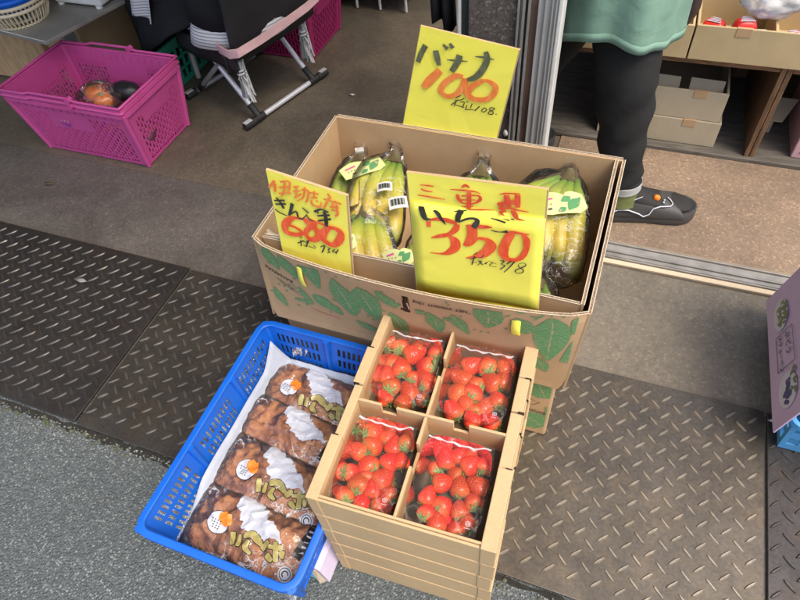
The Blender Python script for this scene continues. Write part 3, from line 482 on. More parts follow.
BERRIES=[[[-0.2607,0.5281,0.0142],[-0.2368,0.516,0.0168],[-0.2326,0.5296,0.0113],[-0.1994,0.5276,0.0139],[-0.2618,0.4907,0.014],[-0.2453,0.4822,0.0152],[-0.2048,0.5,0.0165],[-0.2645,0.4627,0.0124],[-0.2203,0.4733,0.0123],[-0.2486,0.4478,0.0149],[-0.1988,0.4734,0.0149],[-0.2178,0.4462,0.0147],[-0.2512,0.4244,0.0121],[-0.2205,0.4185,0.0132],[-0.1918,0.4402,0.0119],[-0.1858,0.4645,0.0107]],[[-0.1387,0.5223,0.0147],[-0.1111,0.529,0.0162],[-0.0838,0.5365,0.0161],[-0.1437,0.4957,0.0145],[-0.1212,0.4901,0.0151],[-0.0954,0.5012,0.0158],[-0.081,0.5086,0.0142],[-0.1433,0.4667,0.0158],[-0.1202,0.4722,0.0165],[-0.0799,0.4728,0.0147],[-0.0957,0.4566,0.0139],[-0.1397,0.4333,0.0139],[-0.1073,0.4185,0.0137],[-0.0785,0.4279,0.0136],[-0.109,0.4468,0.0131],[-0.127,0.4531,0.0125]],[[-0.2472,0.3626,0.0149],[-0.2389,0.3419,0.0153],[-0.2236,0.3615,0.0123],[-0.2096,0.3505,0.0136],[-0.192,0.3597,0.0136],[-0.2552,0.3254,0.0137],[-0.2341,0.3099,0.0164],[-0.2057,0.3232,0.0134],[-0.1893,0.3303,0.0113],[-0.2543,0.2924,0.0113],[-0.2353,0.2779,0.017],[-0.2061,0.2955,0.0152],[-0.2139,0.2756,0.0104],[-0.2491,0.2546,0.0131],[-0.221,0.2548,0.0129],[-0.1893,0.2761,0.0129],[-0.1956,0.2528,0.0128],[-0.2288,0.2928,0.0118]],[[-0.136,0.3706,0.0129],[-0.1273,0.3536,0.0134],[-0.0957,0.382,0.0128],[-0.1106,0.3645,0.0112],[-0.0912,0.3549,0.0141],[-0.0733,0.3608,0.011],[-0.1228,0.3185,0.014],[-0.1074,0.3374,0.0094],[-0.0954,0.3192,0.0136],[-0.0696,0.3295,0.0138],[-0.1354,0.2925,0.0111],[-0.1113,0.2875,0.0146],[-0.0723,0.3055,0.0121],[-0.1295,0.2701,0.0097],[-0.0861,0.2879,0.0126],[-0.1115,0.2588,0.0137],[-0.0836,0.259,0.0124],[-0.0715,0.2755,0.0119]]]
CORN={"350":[[-0.2364,0.558,0.6369],[-0.0604,0.558,0.6483],[-0.0497,0.558,0.423],[-0.2366,0.558,0.4024]],"680":[[-0.4588,0.566,0.5896],[-0.3358,0.566,0.5688],[-0.353,0.566,0.3945],[-0.4787,0.566,0.3979]],"100":[[-0.3455,0.93,0.6317],[-0.1776,0.93,0.6086],[-0.2072,0.93,0.4249],[-0.3936,0.93,0.4289]]}
GOLD=[[[-0.0169,-0.0098,0.0089],[-0.0108,-0.025,0.0095]],[[-0.0033,-0.0093,0.0059],[0.0006,-0.0235,0.0073]],[[0.0042,-0.0063,0.0074],[0.0143,0.0001,0.011],[0.0273,-0.0038,0.0117],[0.0368,-0.0082,0.0065]],[[0.0135,-0.0116,0.0073],[0.0137,-0.0226,0.0095],[0.0255,-0.0267,0.0051]],[[0.0472,-0.0018,0.008],[0.042,-0.0127,0.0101]],[[0.0527,-0.007,0.0058],[0.0725,-0.0012,0.0086]],[[0.061,0.0015,0.008],[0.0725,-0.0208,0.0085]],[[0.0547,-0.0193,0.0093],[0.0652,-0.0238,0.0071]],[[0.0756,-0.0065,0.0093],[0.0804,-0.0133,0.0057]]]


# ============================================================ THE SETTING
def struct(name, g, mat, **k):
    o = g.build(name, mat, **k); o['kind'] = 'structure'; return o
G().bb(-60, 60, -60, 60, -.06, -.012).build
g = G(); g.add([(-60, -60, -.012), (60, -60, -.012), (60, 60, -.012), (-60, 60, -.012)], [(0, 1, 2, 3)])
struct('road', g, 'asphalt')
# concrete apron in front of the shop, a real step above the road
struct('apron_pavement', G().bb(-.2, 6, .33, 1.082, -.05, -.004), 'apron')
struct('side_pavement', G().bb(-6, -.202, .33, 1.082, -.05, -.004), 'floor_dark')  # concrete colour darkened to carry the shade on the left side
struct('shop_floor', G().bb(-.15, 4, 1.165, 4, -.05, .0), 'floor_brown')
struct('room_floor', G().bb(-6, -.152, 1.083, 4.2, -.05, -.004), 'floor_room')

# tread plates ------------------------------------------------
rnd = random.Random(5)
def tread(x0, x1, y0, y1, z0, z1, pitch, blen, bw, label, mat, ridge=False, tilt=0, skew=0):
    rt = root('tread_plate', label, 'steel plate', ((x0+x1)/2, (y0+y1)/2, z0), 'steel tread plates along the kerb')
    g = G(); th = .005
    def zz(y): return lerp(z0, z1, (y-y0)/(y1-y0))
    g.add([(x0+skew, y0, zz(y0)), (x1, y0, zz(y0)), (x1, y1, zz(y1)), (x0, y1, zz(y1)),
           (x0+skew, y0, zz(y0)-th), (x1, y0, zz(y0)-th), (x1, y1, zz(y1)-th), (x0, y1, zz(y1)-th)],
          [(0, 1, 2, 3), (7, 6, 5, 4), (0, 4, 5, 1), (1, 5, 6, 2), (2, 6, 7, 3), (3, 7, 4, 0)])
    g.build('plate', mat, rt, bevel=.0015)
    b = G(); nx = int((x1-x0)/pitch)+2; ny = int((y1-y0)/pitch)+2
    ox = .099 % pitch; oy = .7375 % pitch
    i0 = math.floor((x0-ox)/pitch)-1; j0 = math.floor((y0-oy)/pitch)-1
    for i in range(i0, i0+nx+2):
        for j in range(j0, j0+ny+2):
            for k in (0, 1):
                cx = ox+i*pitch+k*pitch/2; cy = oy+j*pitch-k*pitch/2
                a = R(45) if k == 0 else R(-43)
                if ridge: a = R(48) if k == 0 else R(-39)
                h = .5*blen
                ex, ey = abs(math.cos(a)*h)+.001, abs(math.sin(a)*h)+.001
                sk = skew*(1-(cy-y0)/(y1-y0))
                if cx-ex < x0+sk or cx+ex > x1 or cy-ey < y0+.008 or cy+ey > y1-.003: continue
                hw = bw/2; hz = .0027*rnd.uniform(.8, 1.1)
                prof = [(-1, 0), (-.78, .62), (-.35, 1), (.35, 1), (.78, .62), (1, 0)]
                ca, sa = math.cos(a), math.sin(a); vs = []
                def P(u, v, w):
                    X = cx+ca*u*h-sa*v*hw; Y = cy+sa*u*h+ca*v*hw; return (X, Y, zz(Y)+w)
                rim = [P(u, w, -.0002) for u, w in prof]+[P(u, -w, -.0002) for u, w in prof[-2:0:-1]]
                inner = [P(u*.86, w*.42, hz) for u, w in prof]+[P(u*.86, -w*.42, hz) for u, w in prof[-2:0:-1]]
                n = len(rim)
                b.add(rim+inner, [(q, (q+1) % n, n+(q+1) % n, n+q) for q in range(n)]+[tuple(range(n, 2*n))])
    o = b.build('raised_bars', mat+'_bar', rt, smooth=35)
    return rt
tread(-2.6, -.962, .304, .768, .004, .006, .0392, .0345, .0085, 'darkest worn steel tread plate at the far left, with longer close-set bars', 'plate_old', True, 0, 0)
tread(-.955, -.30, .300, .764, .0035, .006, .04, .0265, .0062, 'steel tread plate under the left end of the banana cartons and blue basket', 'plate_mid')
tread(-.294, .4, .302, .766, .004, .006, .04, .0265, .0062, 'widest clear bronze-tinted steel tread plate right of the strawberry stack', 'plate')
tread(.406, 1.7, .302, .766, .002, .004, .04, .0265, .0062, 'steel tread plate below the purple carton at the right', 'plate_old')  # darker steel past the seam paints in the purple carton's shadow

# loose stones, grit and moss along the plates' edge ----------------------
g = G(); rn = random.Random(8)
for i in range(1700):
    x = rn.uniform(-1.45, .75); y = .30-abs(rn.gauss(0, .022))-.004
    if rn.random() < .25: y = rn.uniform(-.1, .29)
    r = rn.uniform(.0012, .0042)
    M3 = Euler((rn.uniform(0, 3), rn.uniform(0, 3), rn.uniform(0, 3))).to_matrix()
    a = [M3 @ V(*p)*r for p in ((1, .2, 0), (-.8, .6, .1), (-.2, -.9, .2), (.1, .1, .8), (.2, .1, -.7))]
    a = [p+V(x, y, -.0115+r*.4) for p in a]
    g.add(a, [(0, 1, 3), (1, 2, 3), (2, 0, 3), (1, 0, 4), (2, 1, 4), (0, 2, 4)])
tag(g.build('grit', 'grit', weld=False), 'loose grey grit scattered along the edge of the steel plates', 'grit', kind='stuff')
g = G()
for i in range(60):
    c = rn.choice([(-1.12, .29, .05), (-1.02, .288, .03), (-.86, .285, .06), (.02, .287, .05), (-1.25, .3, .06), (-.93, .287, .03)])
    x = c[0]+rn.gauss(0, c[2]); y = c[1]+rn.gauss(0, .006); r = rn.uniform(.002, .005)
    if y > .3: y = .298
    g.sphere((x, y, -.012), (r, r, r*.8), 6, 4)
tag(g.build('moss', 'moss', smooth=60, weld=False), 'dark green moss in the gap below the left steel plates', 'moss', kind='stuff')
g = G(); rn = random.Random(21)
pth = [(-1.9+.03*i, .296+.004*rn.uniform(-1, 1), (.020 if -1.5 < -1.9+.03*i < -.55 else .011)*rn.uniform(.6, 1.4)) for i in range(95)]
g.ribbon(pth, lambda a, b_, o: V(a, min(b_, .3035), -.0114), 3, 3, 0, 0, False, .35, 4)
o = g.build('dirt_joint', simple('dark_dirt', (.028, .027, .022), (.014, .014, .012), 120, .95, None, .6, 300, .004), weld='keep'); o['kind'] = 'structure'  # flat ragged dark strip along the gap at the plates' front edge
# a torn scrap and leaves lying about
def scrap(x, y, z, r, mat, name, label, cat, seed):
    q = random.Random(seed); g = G(); n = 9
    ring = [(x+r*q.uniform(.5, 1.2)*math.cos(2*PI*i/n)*1.6, y+r*q.uniform(.4, 1)*math.sin(2*PI*i/n), z+q.uniform(.0005, .004)) for i in range(n)]
    g.add(ring+[(x, y, z+.004)], [(i, (i+1) % n, n) for i in range(n)])
    tag(g.build(name, mat, smooth=60, solid=.0006), label, cat)
scrap(-1.22, .645, .009, .011, 'grit', 'leaf_scrap', 'small pale dried scrap lying on the dark left steel plate', 'litter', 2)
scrap(.418, .748, .006, .008, 'white', 'paper_scrap', 'small white torn scrap under the corner of the purple carton', 'litter', 4)
scrap(-.86, 1.62, .0, .007, 'white', 'paper_scrap', 'tiny white scrap on the dark room floor left of the banana sign', 'litter', 6)
scrap(-1.6, .95, .0, .012, 'crown', 'cardboard_scrap', 'flat brown stain-like scrap in front of the pink shopping baskets', 'litter', 9)

# ============================================================ BANANA CARTONS
# upper carton: outer sleeve with bowed front + inner liner
XL, XR, YF, YB, ZT = -.527, .021, .568, .925, .430
rt = root('banana_carton', 'open printed cardboard carton full of bananas, on top of another carton', 'cardboard box', (-.25, .75, .225), 'stacked banana cartons')
def bow(x, z):
    t = (x-XL)/(XR-XL); s = max(0, math.sin(PI*min(max(t, 0), 1)))**.55
    k = min(1, max(0, (z-.225)/.2))
    return YF-.034*s*(k**1.3)
def front(x, z, off=0):
    x = min(max(x, XLb+.012 if z < .3 else XL+.002), .010)
    zz_ = ZT if z > ZT else z
    return V(x, bow(x, zz_)-.0022-off, zz_)
g = G(); XLb = -.548
def fpt(u, v, o=0):
    z = lerp(.212, ZT, v); x = lerp(lerp(XLb, XL, v), lerp(.012, XR, v), u)
    # softly rounded lower corners
    if v < .12: x += (1-v/.12)*.008*((1 if u < .5 else -1) if (u < .02 or u > .98) else 0)
    return V(x, bow(x, z)+o, z)
us = [i/48 for i in range(49)]; 
hole = lambda i, j: (us[i] > .487 and us[i] < .506 and j in (8, 9, 10))
g.grid(lambda u, v: fpt(u, v, -.002), 0, 0, 0, hole, us, [j/12 for j in range(13)])
g.grid(lambda u, v: fpt(u, v, .002), 0, 0, 0, hole, us, [j/12 for j in range(13)])
g.grid(lambda u, v: fpt(u, 1, lerp(-.002, .002, v)), 48, 1, 1)
fo = g.build('front_panel', ['card', 'flute'], rt, weld='keep')
fo['label'] = 'bowed front panel printed with green banana leaves'
g = G()
g.quadprism([(XL, YF, ZT), (XLb, YF, .212), (XLb, YB, .212), (XL-.006, YB, ZT)][::-1], .004)
g.build('side_panel', 'card', rt, bevel=.0006)
g = G(); g.quadprism([(XR, YF-.002, ZT), (.012, YF, .215), (.012, YB, .215), (XR+.002, YB, ZT)], .004); g.build('side_panel', 'card', rt, bevel=.0006)
g = G(); g.quadprism([(XL-.006, YB, ZT), (XLb, YB, .212), (.012, YB, .215), (XR+.002, YB, ZT)], .004); g.build('back_panel', 'card', rt, bevel=.0006)
g = G(); g.bb(XLb+.01, .01, YF+.004, YB, .222, .226); g.build('floor_panel', 'card', rt)
# inner liner walls
g = G()
g.grid(lambda u, v: V(lerp(XL+.012, XR-.010, u), YF+.013+.004*math.sin(PI*u)-.006*(1-u), lerp(.226, ZT-.003, v)), 20, 1)
g.build('liner_front', 'card', rt, solid=.004)
g = G(); g.quadprism([(XR-.012, YF+.012, ZT-.001), (XR-.012, YF+.012, .226), (XR-.012, YB-.003, .226), (XR-.010, YB-.003, ZT-.001)], .004); g.build('liner_side', 'card', rt)
# corrugated cut edges on top of every wall
def edge_strip(g, a, b, th, zoff=.0006, waves=None):
    a, b = V(*a), V(*b); d_ = (b-a); L = d_.length; d_.normalize(); n = V(-d_.y, d_.x, 0)*th/2
    k = int(L/.0028)
    for i in range(k):          # a zigzag flute between the two liners
        p = a+d_*(L*i/k); q = a+d_*(L*(i+1)/k); sgn = 1 if i % 2 else -1
        m0 = p+n*sgn*.8; m1 = q-n*sgn*.8; w = n.normalized()*.0004
        g.add([m0-w+V(0, 0, zoff), m0+w+V(0, 0, zoff), m1+w+V(0, 0, zoff), m1-w+V(0, 0, zoff)], [(0, 1, 2, 3)], 1)
    w = n.normalized()*.0006
    for sgn in (-1, 1):
        g.add([a+n*sgn-w+V(0, 0, zoff*1.5), a+n*sgn+w+V(0, 0, zoff*1.5), b+n*sgn+w+V(0, 0, zoff*1.5), b+n*sgn-w+V(0, 0, zoff*1.5)], [(0, 1, 2, 3)], 0)
    w2 = n*1.0
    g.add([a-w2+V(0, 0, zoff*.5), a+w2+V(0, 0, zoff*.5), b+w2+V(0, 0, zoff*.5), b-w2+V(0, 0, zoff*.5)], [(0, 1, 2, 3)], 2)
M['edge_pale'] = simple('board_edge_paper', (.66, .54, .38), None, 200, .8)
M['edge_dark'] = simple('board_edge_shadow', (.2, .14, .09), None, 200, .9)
g = G()
edge_strip(g, (XL-.003, YF, ZT), (XL-.008, YB, ZT), .0045)
edge_strip(g, (XL-.006, YB+.002, ZT), (XR+.002, YB+.002, ZT), .0045)
edge_strip(g, (XR+.002, YF, ZT), (XR+.004, YB, ZT), .0045)
edge_strip(g, (XR-.010, YF+.012, ZT), (XR-.008, YB-.004, ZT), .0045)
for i in range(24):
    a = fpt(i/24, 1); b = fpt((i+1)/24, 1); edge_strip(g, (a.x, a.y, ZT), (b.x, b.y, ZT), .0042)
for i in range(12):
    f_ = lambda u: (lerp(XL+.012, XR-.010, u), YF+.0148+.004*math.sin(PI*u)-.006*(1-u), ZT-.002)
    edge_strip(g, f_(i/12), f_((i+1)/12), .0042)
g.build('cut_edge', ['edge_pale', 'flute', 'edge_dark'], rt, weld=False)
# crumpled inner corner of the rim
g = G(); q = random.Random(3)
for k in range(3):
    P_ = [(XL+.004+q.uniform(0, .004)+i*.011, YF+.012+q.uniform(-.003, .003)+k*.005, ZT-.004+q.uniform(-.004, .004)) for i in range(8)]
    Q_ = [(p[0], p[1]+.006+q.uniform(-.002, .002), p[2]+q.uniform(-.004, .002)) for p in P_]
    g.add(P_+Q_, [(i, i+1, 9+i, 8+i) for i in range(7)])
g.build('crumpled_corner', 'edge_pale', rt, smooth=50, solid=.001)
# print on the front
g = G(); q = 0
LEAVES += [['g', [[-.405, .312, .004], [-.398, .30, .024], [-.385, .282, .004]]], ['g', [[-.325, .40, .004], [-.318, .385, .022], [-.300, .372, .004]]], ['g', [[-.285, .34, .004], [-.275, .31, .036], [-.262, .27, .004]]], ['g', [[-.215, .375, .004], [-.205, .345, .034], [-.20, .31, .004]]],
           ['g', [[-.04, .30, .004], [-.03, .28, .024], [-.02, .26, .004]]], ['g', [[-.175, .385, .004], [-.165, .36, .026], [-.15, .33, .004]]], ['g', [[-.52, .31, .004], [-.515, .285, .022], [-.505, .26, .004]]], ['g', [[-.36, .275, .004], [-.34, .262, .02], [-.31, .25, .004]]]]
for c, pth in LEAVES:
    q += 1
    pth = [(min(max(a, -.54), .014), min(b, ZT-.002), w) for a, b, w in pth]
    g.ribbon([tuple(p) for p in pth], front, 6, 6, 0, .0007+.00001*(q % 9), True)
o = g.build('leaf_print', 'green_print', fo, weld=False)
g = G()
text_mesh(g, 'BANANAS', front, (-.466, .3535), (-.0406, .0171), .0125, 0, .0009, .0002)
text_mesh(g, 'NET WEIGHT 15kg', front, (-.1491, .4078), (-1, -.035), .0106, 0, .0009, .00025)
# outline drawing of a bunch of bananas
for k in range(3):
    cx = -.4865+k*.003
    for s_ in (0, 1):
        pth = [(-.505+.004*k+.010*t+.036*t*t*.7, .3475-.002*k-.02*t+(-.006*k*t)+(.007*s_*math.sin(PI*t)), .0005) for t in [i/7 for i in range(8)]]
        g.ribbon(pth, front, 1, 2, 0, .0009)
g.build('black_print', 'ink_k', fo, weld=False)
g = G(); g.ribbon([(-.447, .2765, .0016), (-.42, .2685, .0016), (-.392, .266, .0016)], front, 1, 4, 0, .0009); g.build('red_line', 'red_print', fo, weld=False)
# hand hole rim and black inner
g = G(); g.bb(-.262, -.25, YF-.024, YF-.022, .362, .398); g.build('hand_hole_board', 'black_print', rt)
g = G()
g.ribbon([(-.2655, .394, .0025), (-.264, .37, .0025)], front, 1, 2, 0, .0008); g.ribbon([(-.2475, .392, .002), (-.2465, .37, .002)], front, 1, 2, 0, .0008)
g.build('hand_hole_edge', 'edge_pale', fo, weld=False)
# yellow strap ends hooked through the slots
for nm, (x, z0, z1, w, lean) in {'l': (-.4365, .408, .35, .0095, -.007), 'r': (-.0755, .404, .36, .0135, .001)}.items():
    g = G()
    g.ribbon([(x, z0, w*.6), (x+lean*.1, z0-.002, w), (x+lean*.5, lerp(z0, z1, .5), w), (x+lean, z1, w)], lambda a, b, o: front(a, b, .0016+.0035*math.sin(PI*min(1, max(0, (b-z1)/(z0-z1))))), 2, 5)
    g.build('paper_tab', 'yellow', rt, solid=.0006, smooth=60)
# lower carton
lt = root('banana_carton', 'lower closed carton with green leaf print, under the open banana carton', 'cardboard box', (-.25, .76, 0), 'stacked banana cartons')
g = G()
g.bb(-.535, .002, .580, .925, .006, .218)
o = g.build('box_body', 'card', lt, bevel=.006, seg=3)
lower = lambda a, b, off: V(min(a, -.004), .5795-off, min(b, .21))
g = G()
for pth in ([(-.03, .2, .01), (-.02, .17, .05), (-.012, .15, .03)], [(-.045, .07, .04), (-.02, .055, .07), (-.006, .04, .04)], [(-.09, .12, .02), (-.075, .09, .05), (-.06, .05, .02)], [(-.007, .12, .004), (-.004, .1, .006), (-.008, .085, .004)]):
    g.ribbon(pth, lower, 4, 5, 0, .0006, True)
g.build('leaf_print', 'green_print', o, weld=False)
g = G()
for s_ in (0, 1):
    g.ribbon([(-.06+.04*t, .16-.03*t-.02*math.sin(PI*t)*(s_+.4), .001) for t in [i/6 for i in range(7)]], lower, 1, 2, 0, .0008)
text_mesh(g, 'BANANAS', lower, (-.005, .098), (-1, .05), .011, 0, .0008, .0001)
g.build('black_print', 'ink_k', o, weld=False)

# ---------------------------------------------------------- bananas in bags
def banana_mesh(g, crown, tip, bulge, r, side):
    crown, tip = V(*crown), V(*tip); mid = (crown+tip)/2+V(*bulge)
    n = 16; pts = []; rad = []
    for i in range(n+1):
        t = i/n; p = crown*(1-t)**2+mid*2*t*(1-t)+tip*t*t; pts.append(p)
        if t < .14: rr = lerp(.28, .5, t/.14)
        elif t < .35: rr = lerp(.5, 1, math.sin((t-.14)/.21*PI/2))
        elif t < .82: rr = 1
        else: rr = lerp(1, .2, ((t-.82)/.18)**1.6)
        rad.append(r*rr)
    b0 = len(g.v)
    g.tube(pts, rad, 5 if False else 10, 0, True, .95, None, True)
    for i in range(n+1):          # five soft ridges
        for j in range(0, 10, 2):
            k_ = b0+i*10+j; p = pts[i]; g.v[k_] = tuple(p+(V(*g.v[k_])-p)*1.07)
def bunch(name_label, crown, tipdir, n, length, r, seed, spread=.02, bulge=.045, group='bags of bananas', green=0, curve=0):
    q = random.Random(seed)
    c = V(*crown); td = V(*tipdir).normalized(); up = V(0, 0, 1); sd = td.cross(up).normalized(); up2 = sd.cross(td)
    rt = root('banana_bag', name_label, 'bananas', (c.x, c.y, c.z-.05), group)
    pts = []
    for k in range(n):
        s_ = (k-(n-1)/2)
        a = c+sd*s_*.008+up2*q.uniform(-.003, .003)
        L = length*q.uniform(.92, 1.04)
        b = c+td*L+sd*s_*spread*1.15-up2*(.012+.006*abs(s_))
        g = G(); banana_mesh(g, a, b, up2*bulge*q.uniform(.8, 1.1)+sd*(s_*spread*.9+curve*q.uniform(.8, 1.2)), r*q.uniform(.93, 1.05), s_)
        for vi, vv in enumerate(g.v): g.v[vi] = (min(max(vv[0], -.518), XR-.019), min(max(vv[1], YF+.024), YB-.008), max(vv[2], .23))
        g.build('banana', 'banana_green' if green > .4 else 'banana', rt, smooth=50, weld='keep'); pts += [V(*v) for v in g.v]
    g = G(); g.tube([c-td*.022+up2*.004, c-td*.008, c+td*.012], [.006, .011, .014+.002*n], 10, 0, True, .6)
    g.build('crown', 'crown', rt, smooth=40)
    # film bag: a hull shrunk round the bunch, gathered above the crown
    nu, nl = 22, 14; rings = []
    for i in range(nl+1):
        t = i/nl; s0 = lerp(-.035, length+.02, t)
        near = [p for p in pts if abs((p-c).dot(td)-s0) < .02]
        ring = []
        for j in range(nu):
            th = 2*PI*j/nu; dr = sd*math.cos(th)+up2*math.sin(th)
            m = max([(p-c-td*s0).dot(dr) for p in near], default=.004)
            if t < .2: m = lerp(.008, max(m, .01), t/.2)
            if t > .93: m *= .75
            m = m+.003+.003*noise.noise(V(j*.9, i*.8, seed*7))+ (.0015*((j*5+i*3) % 4)/4)
            ring.append(c+td*s0+dr*max(m, .004))
        rings.append(ring)
    g = G(); g.loft(rings); 
    # gathered ruffle
    rf = [[rings[0][j]-td*(.018*k)+(rings[0][j]-c).normalized()*.006*k*(1+.8*math.sin(j*2.3)) for j in range(nu)] for k in range(3)]
    g.loft(rf, 0, False)
    
    for vi, vv in enumerate(g.v): g.v[vi] = (min(max(vv[0], -.52), XR-.016), min(max(vv[1], YF+.022), YB-.006), max(vv[2], .228))
    g.build('film', 'film_ban', rt, smooth=75)
    surf_top = lambda a, b, off: None
    return rt, c, td, sd, up2, rings
def sticker(rt, pc, ax, ay, w, h, kind, seed=1):
    """leaf printed paper label on the bag; pc centre, ax/ay its in-plane axes"""
    pc, ax, ay = V(*pc), V(*ax).normalized(), V(*ay).normalized(); n = ax.cross(ay).normalized()
    if n.z < 0: n = -n
    def sf(a, b, off): return pc+ax*a+ay*b+n*(off+.004*(1-(2*a/w)**2*.8))
    g = G()
    if kind == 'leaf':
        g.ribbon([(-w/2, 0, h*.75), (-w*.2, h*.06, h), (w*.1, -h*.02, h*.8), (w*.28, h*.05, h), (w/2, h*.1, h*.6)], sf, 5, 5)
    else: g.ribbon([(-w/2, 0, h), (w/2, 0, h)], sf, 4, 6)
    o = g.build('sticker', 'sticker' if kind == 'leaf' else 'white', rt, weld='keep')
    g = G()
    if kind == 'leaf':
        g.ribbon([(w*.0, h*.1, .001), (w*.12, h*.2, h*.28), (w*.22, h*.3, .002)], sf, 3, 5, 0, .0005)
        g.ribbon([(w*.12, -h*.3, .001), (w*.25, -h*.02, h*.38), (w*.42, h*.25, .002)], sf, 3, 5, 0, .0005)
        g.ribbon([(-w*.1, -h*.35, .001), (w*.0, -h*.25, h*.22), (w*.08, -h*.18, .002)], sf, 3, 5, 0, .0005)
        g.build('green_leaf_print', 'green_print', o, weld=False)
        g = G()
        for k in range(3): g.ribbon([(-w*.36+k*.006, h*.0, .0018), (-w*.33+k*.006, h*.03, .002)], sf, 1, 3, 0, .0006)
        g.ribbon([(-w*.28, -h*.2, .004), (-w*.2, -h*.18, .004)], sf, 1, 3, 0, .0006)
        g.build('small_print', 'ink_k', o, weld=False)
        g = G(); g.ribbon([(-w*.4, h*.2, .004), (-w*.15, h*.26, .004)], sf, 1, 3, 0, .0006); g.build('pink_print', 'pink', o, weld=False)
    else:
        for k in range(14):
            a = -w*.4+w*.8*k/14; g.ribbon([(a, -h*.25, .0006+.0008*((k*7) % 3)), (a, h*.32, .0006+.0008*((k*7) % 3))], sf, 1, 1, 0, .0005)
        g.build('barcode', 'ink_k', o, weld=False)
b = bunch('bagged bananas with bar-code sticker, beside the big 350 sign, lower right of the left heap', (-.400, .885, .375), (.035, -.21, -.03), 4, .185, .0168, 1, .019, .03, curve=.035)
sticker(b[0], (-.375, .775, .402), (1, .45, 0), (-.4, 1, 0), .028, .024, 'bar'); sticker(b[0], (-.338, .745, .398), (1, .55, 0), (-.5, 1, 0.1), .034, .028, 'bar')
b = bunch('greener bagged bananas at the back left corner of the carton, silver tape on top', (-.478, .88, .36), (.02, -.15, -.02), 4, .15, .0145, 2, .017, .025, green=.5, curve=-.02)
sticker(b[0], (-.440, .825, .392), (1, .9, 0), (-.9, 1, .1), .085, .042, 'leaf')
g = G(); g.box((-.483, .902, .372), (.018, .014, .004), .5); g.build('silver_tape', 'chrome', b[0])
b = bunch('bagged bananas lying low behind the 680 sign, curved yellow ones in front', (-.405, .735, .36), (.05, -.14, -.03), 5, .135, .0165, 3, .021, .03, green=.2, curve=.03)
sticker(b[0], (-.415, .645, .372), (1, .4, 0), (-.4, 1, .2), .06, .04, 'leaf')
b = bunch('bagged bananas mostly hidden behind the left edge of the 350 sign', (-.29, .74, .335), (.02, -.13, -.03), 3, .14, .015, 4, .018, .03, curve=-.02)
sticker(b[0], (-.300, .640, .372), (1, .5, 0), (-.5, 1, .2), .05, .035, 'leaf')
b = bunch('large bagged bunch of bananas with leaf sticker at the right end of the carton', (-.062, .895, .392), (-.0, -.21, -.045), 5, .19, .019, 5, .022, .035, green=.25, curve=.04)
sticker(b[0], (-.060, .800, .412), (1, .45, -.05), (-.4, 1, .1), .085, .052, 'leaf')
b = bunch('small green-stalked bananas low in the right front of the carton', (-.065, .685, .335), (-.0, -.12, -.05), 3, .10, .0145, 6, .018, .025, green=.6)
sticker(b[0], (-.085, .645, .36), (1, .3, -.1), (-.3, 1, .1), .035, .03, 'leaf')
b = bunch('bagged bananas behind the big 350 sign with one green tip showing', (-.22, .875, .385), (.02, -.2, -.04), 4, .18, .0155, 7, .018, .03, green=.5)

# ============================================================ PRICE SIGNS
S350 = [['R' if c == 'o' else c, [[a, b_, w*(1.22 if c == 'o' else 1.08)] for a, b_, w in p]] for c, p in S350]
S680 = [[c, [[a, b_, w*(1.12 if c != 'k' else 1.05)] for a, b_, w in p]] for c, p in S680]
S100 = [[c, [[a, b_, w*1.1] for a, b_, w in p]] for c, p in S100]
def sign(key, S_, y, label, fold=False, yaw=0):
    c = CORN[key]; TL, TR, BR, BL = [V(*p) for p in c]
    ext = .05
    BL2 = BL+(BL-TL).normalized()*ext; BR2 = BR+(BR-TR).normalized()*ext
    rt = root('price_sign', label, 'price sign', tuple((BL2+BR2)/2), 'yellow handwritten price signs')
    ctr = (TL+BR)/2
    bowf = lambda p: 0
    g = G(); g.grid(lambda u, v: TL.lerp(TR, u).lerp(BL2.lerp(BR2, u), v)+V(0, .0006*math.sin(u*9+v*4), 0), 10, 10)
    g.build('paper', 'yellow', rt, solid=0, smooth=60)
    g = G(); e = .0016
    w = (TR-TL).normalized()
    g.quadprism([TL+V(-e, .0012, -.001), TR+V(e, .0012, -.001), BR2+V(e, .0012, 0), BL2+V(-e, .0012, 0)][::-1], -.0045)
    bo = g.build('backing_board', 'card_light', rt)
    bo['label'] = 'cardboard backing'
    if fold:
        g = G(); a = .2
        g.grid(lambda u, v: TL.lerp(TR, u).lerp(BL.lerp(BR, u), lerp(.195+.0*u, .99, v))+V(.0015, -.0012-.0006*math.sin(u*7), 0), 12, 6)
        g.build('lower_sheet', 'yellow', rt, smooth=60, solid=.0003)
    mats = {'r': 'ink_r', 'R': 'ink_R', 'o': 'ink_o', 'k': 'ink_k', 'g': 'ink_g'}
    for kc in mats:
        g = G(); n = 0
        for i, (cc, pth) in enumerate(S_):
            if cc != kc: continue
            n += 1
            g.ribbon([tuple(p) for p in pth], lambda a, b, off: V(a, y-.0022-off, b), 1, 5, 0, .00003*i, False, .05, i)
        if n:
            nm = {'r': 'red_lettering', 'R': 'red_lettering', 'o': 'orange_lettering', 'k': 'black_lettering', 'g': 'dark_lettering'}[kc]
            g.build(nm, mats[kc], rt, weld=False)
    return rt
sign('350', S350, .558, 'large yellow card sign reading 350, standing in the front of the banana carton', True)
sign('680', S680, .566, 'narrow tilted yellow card sign reading 680 at the left front of the carton')
sign('100', S100, .93, 'yellow card sign reading banana 100, standing at the back of the carton')

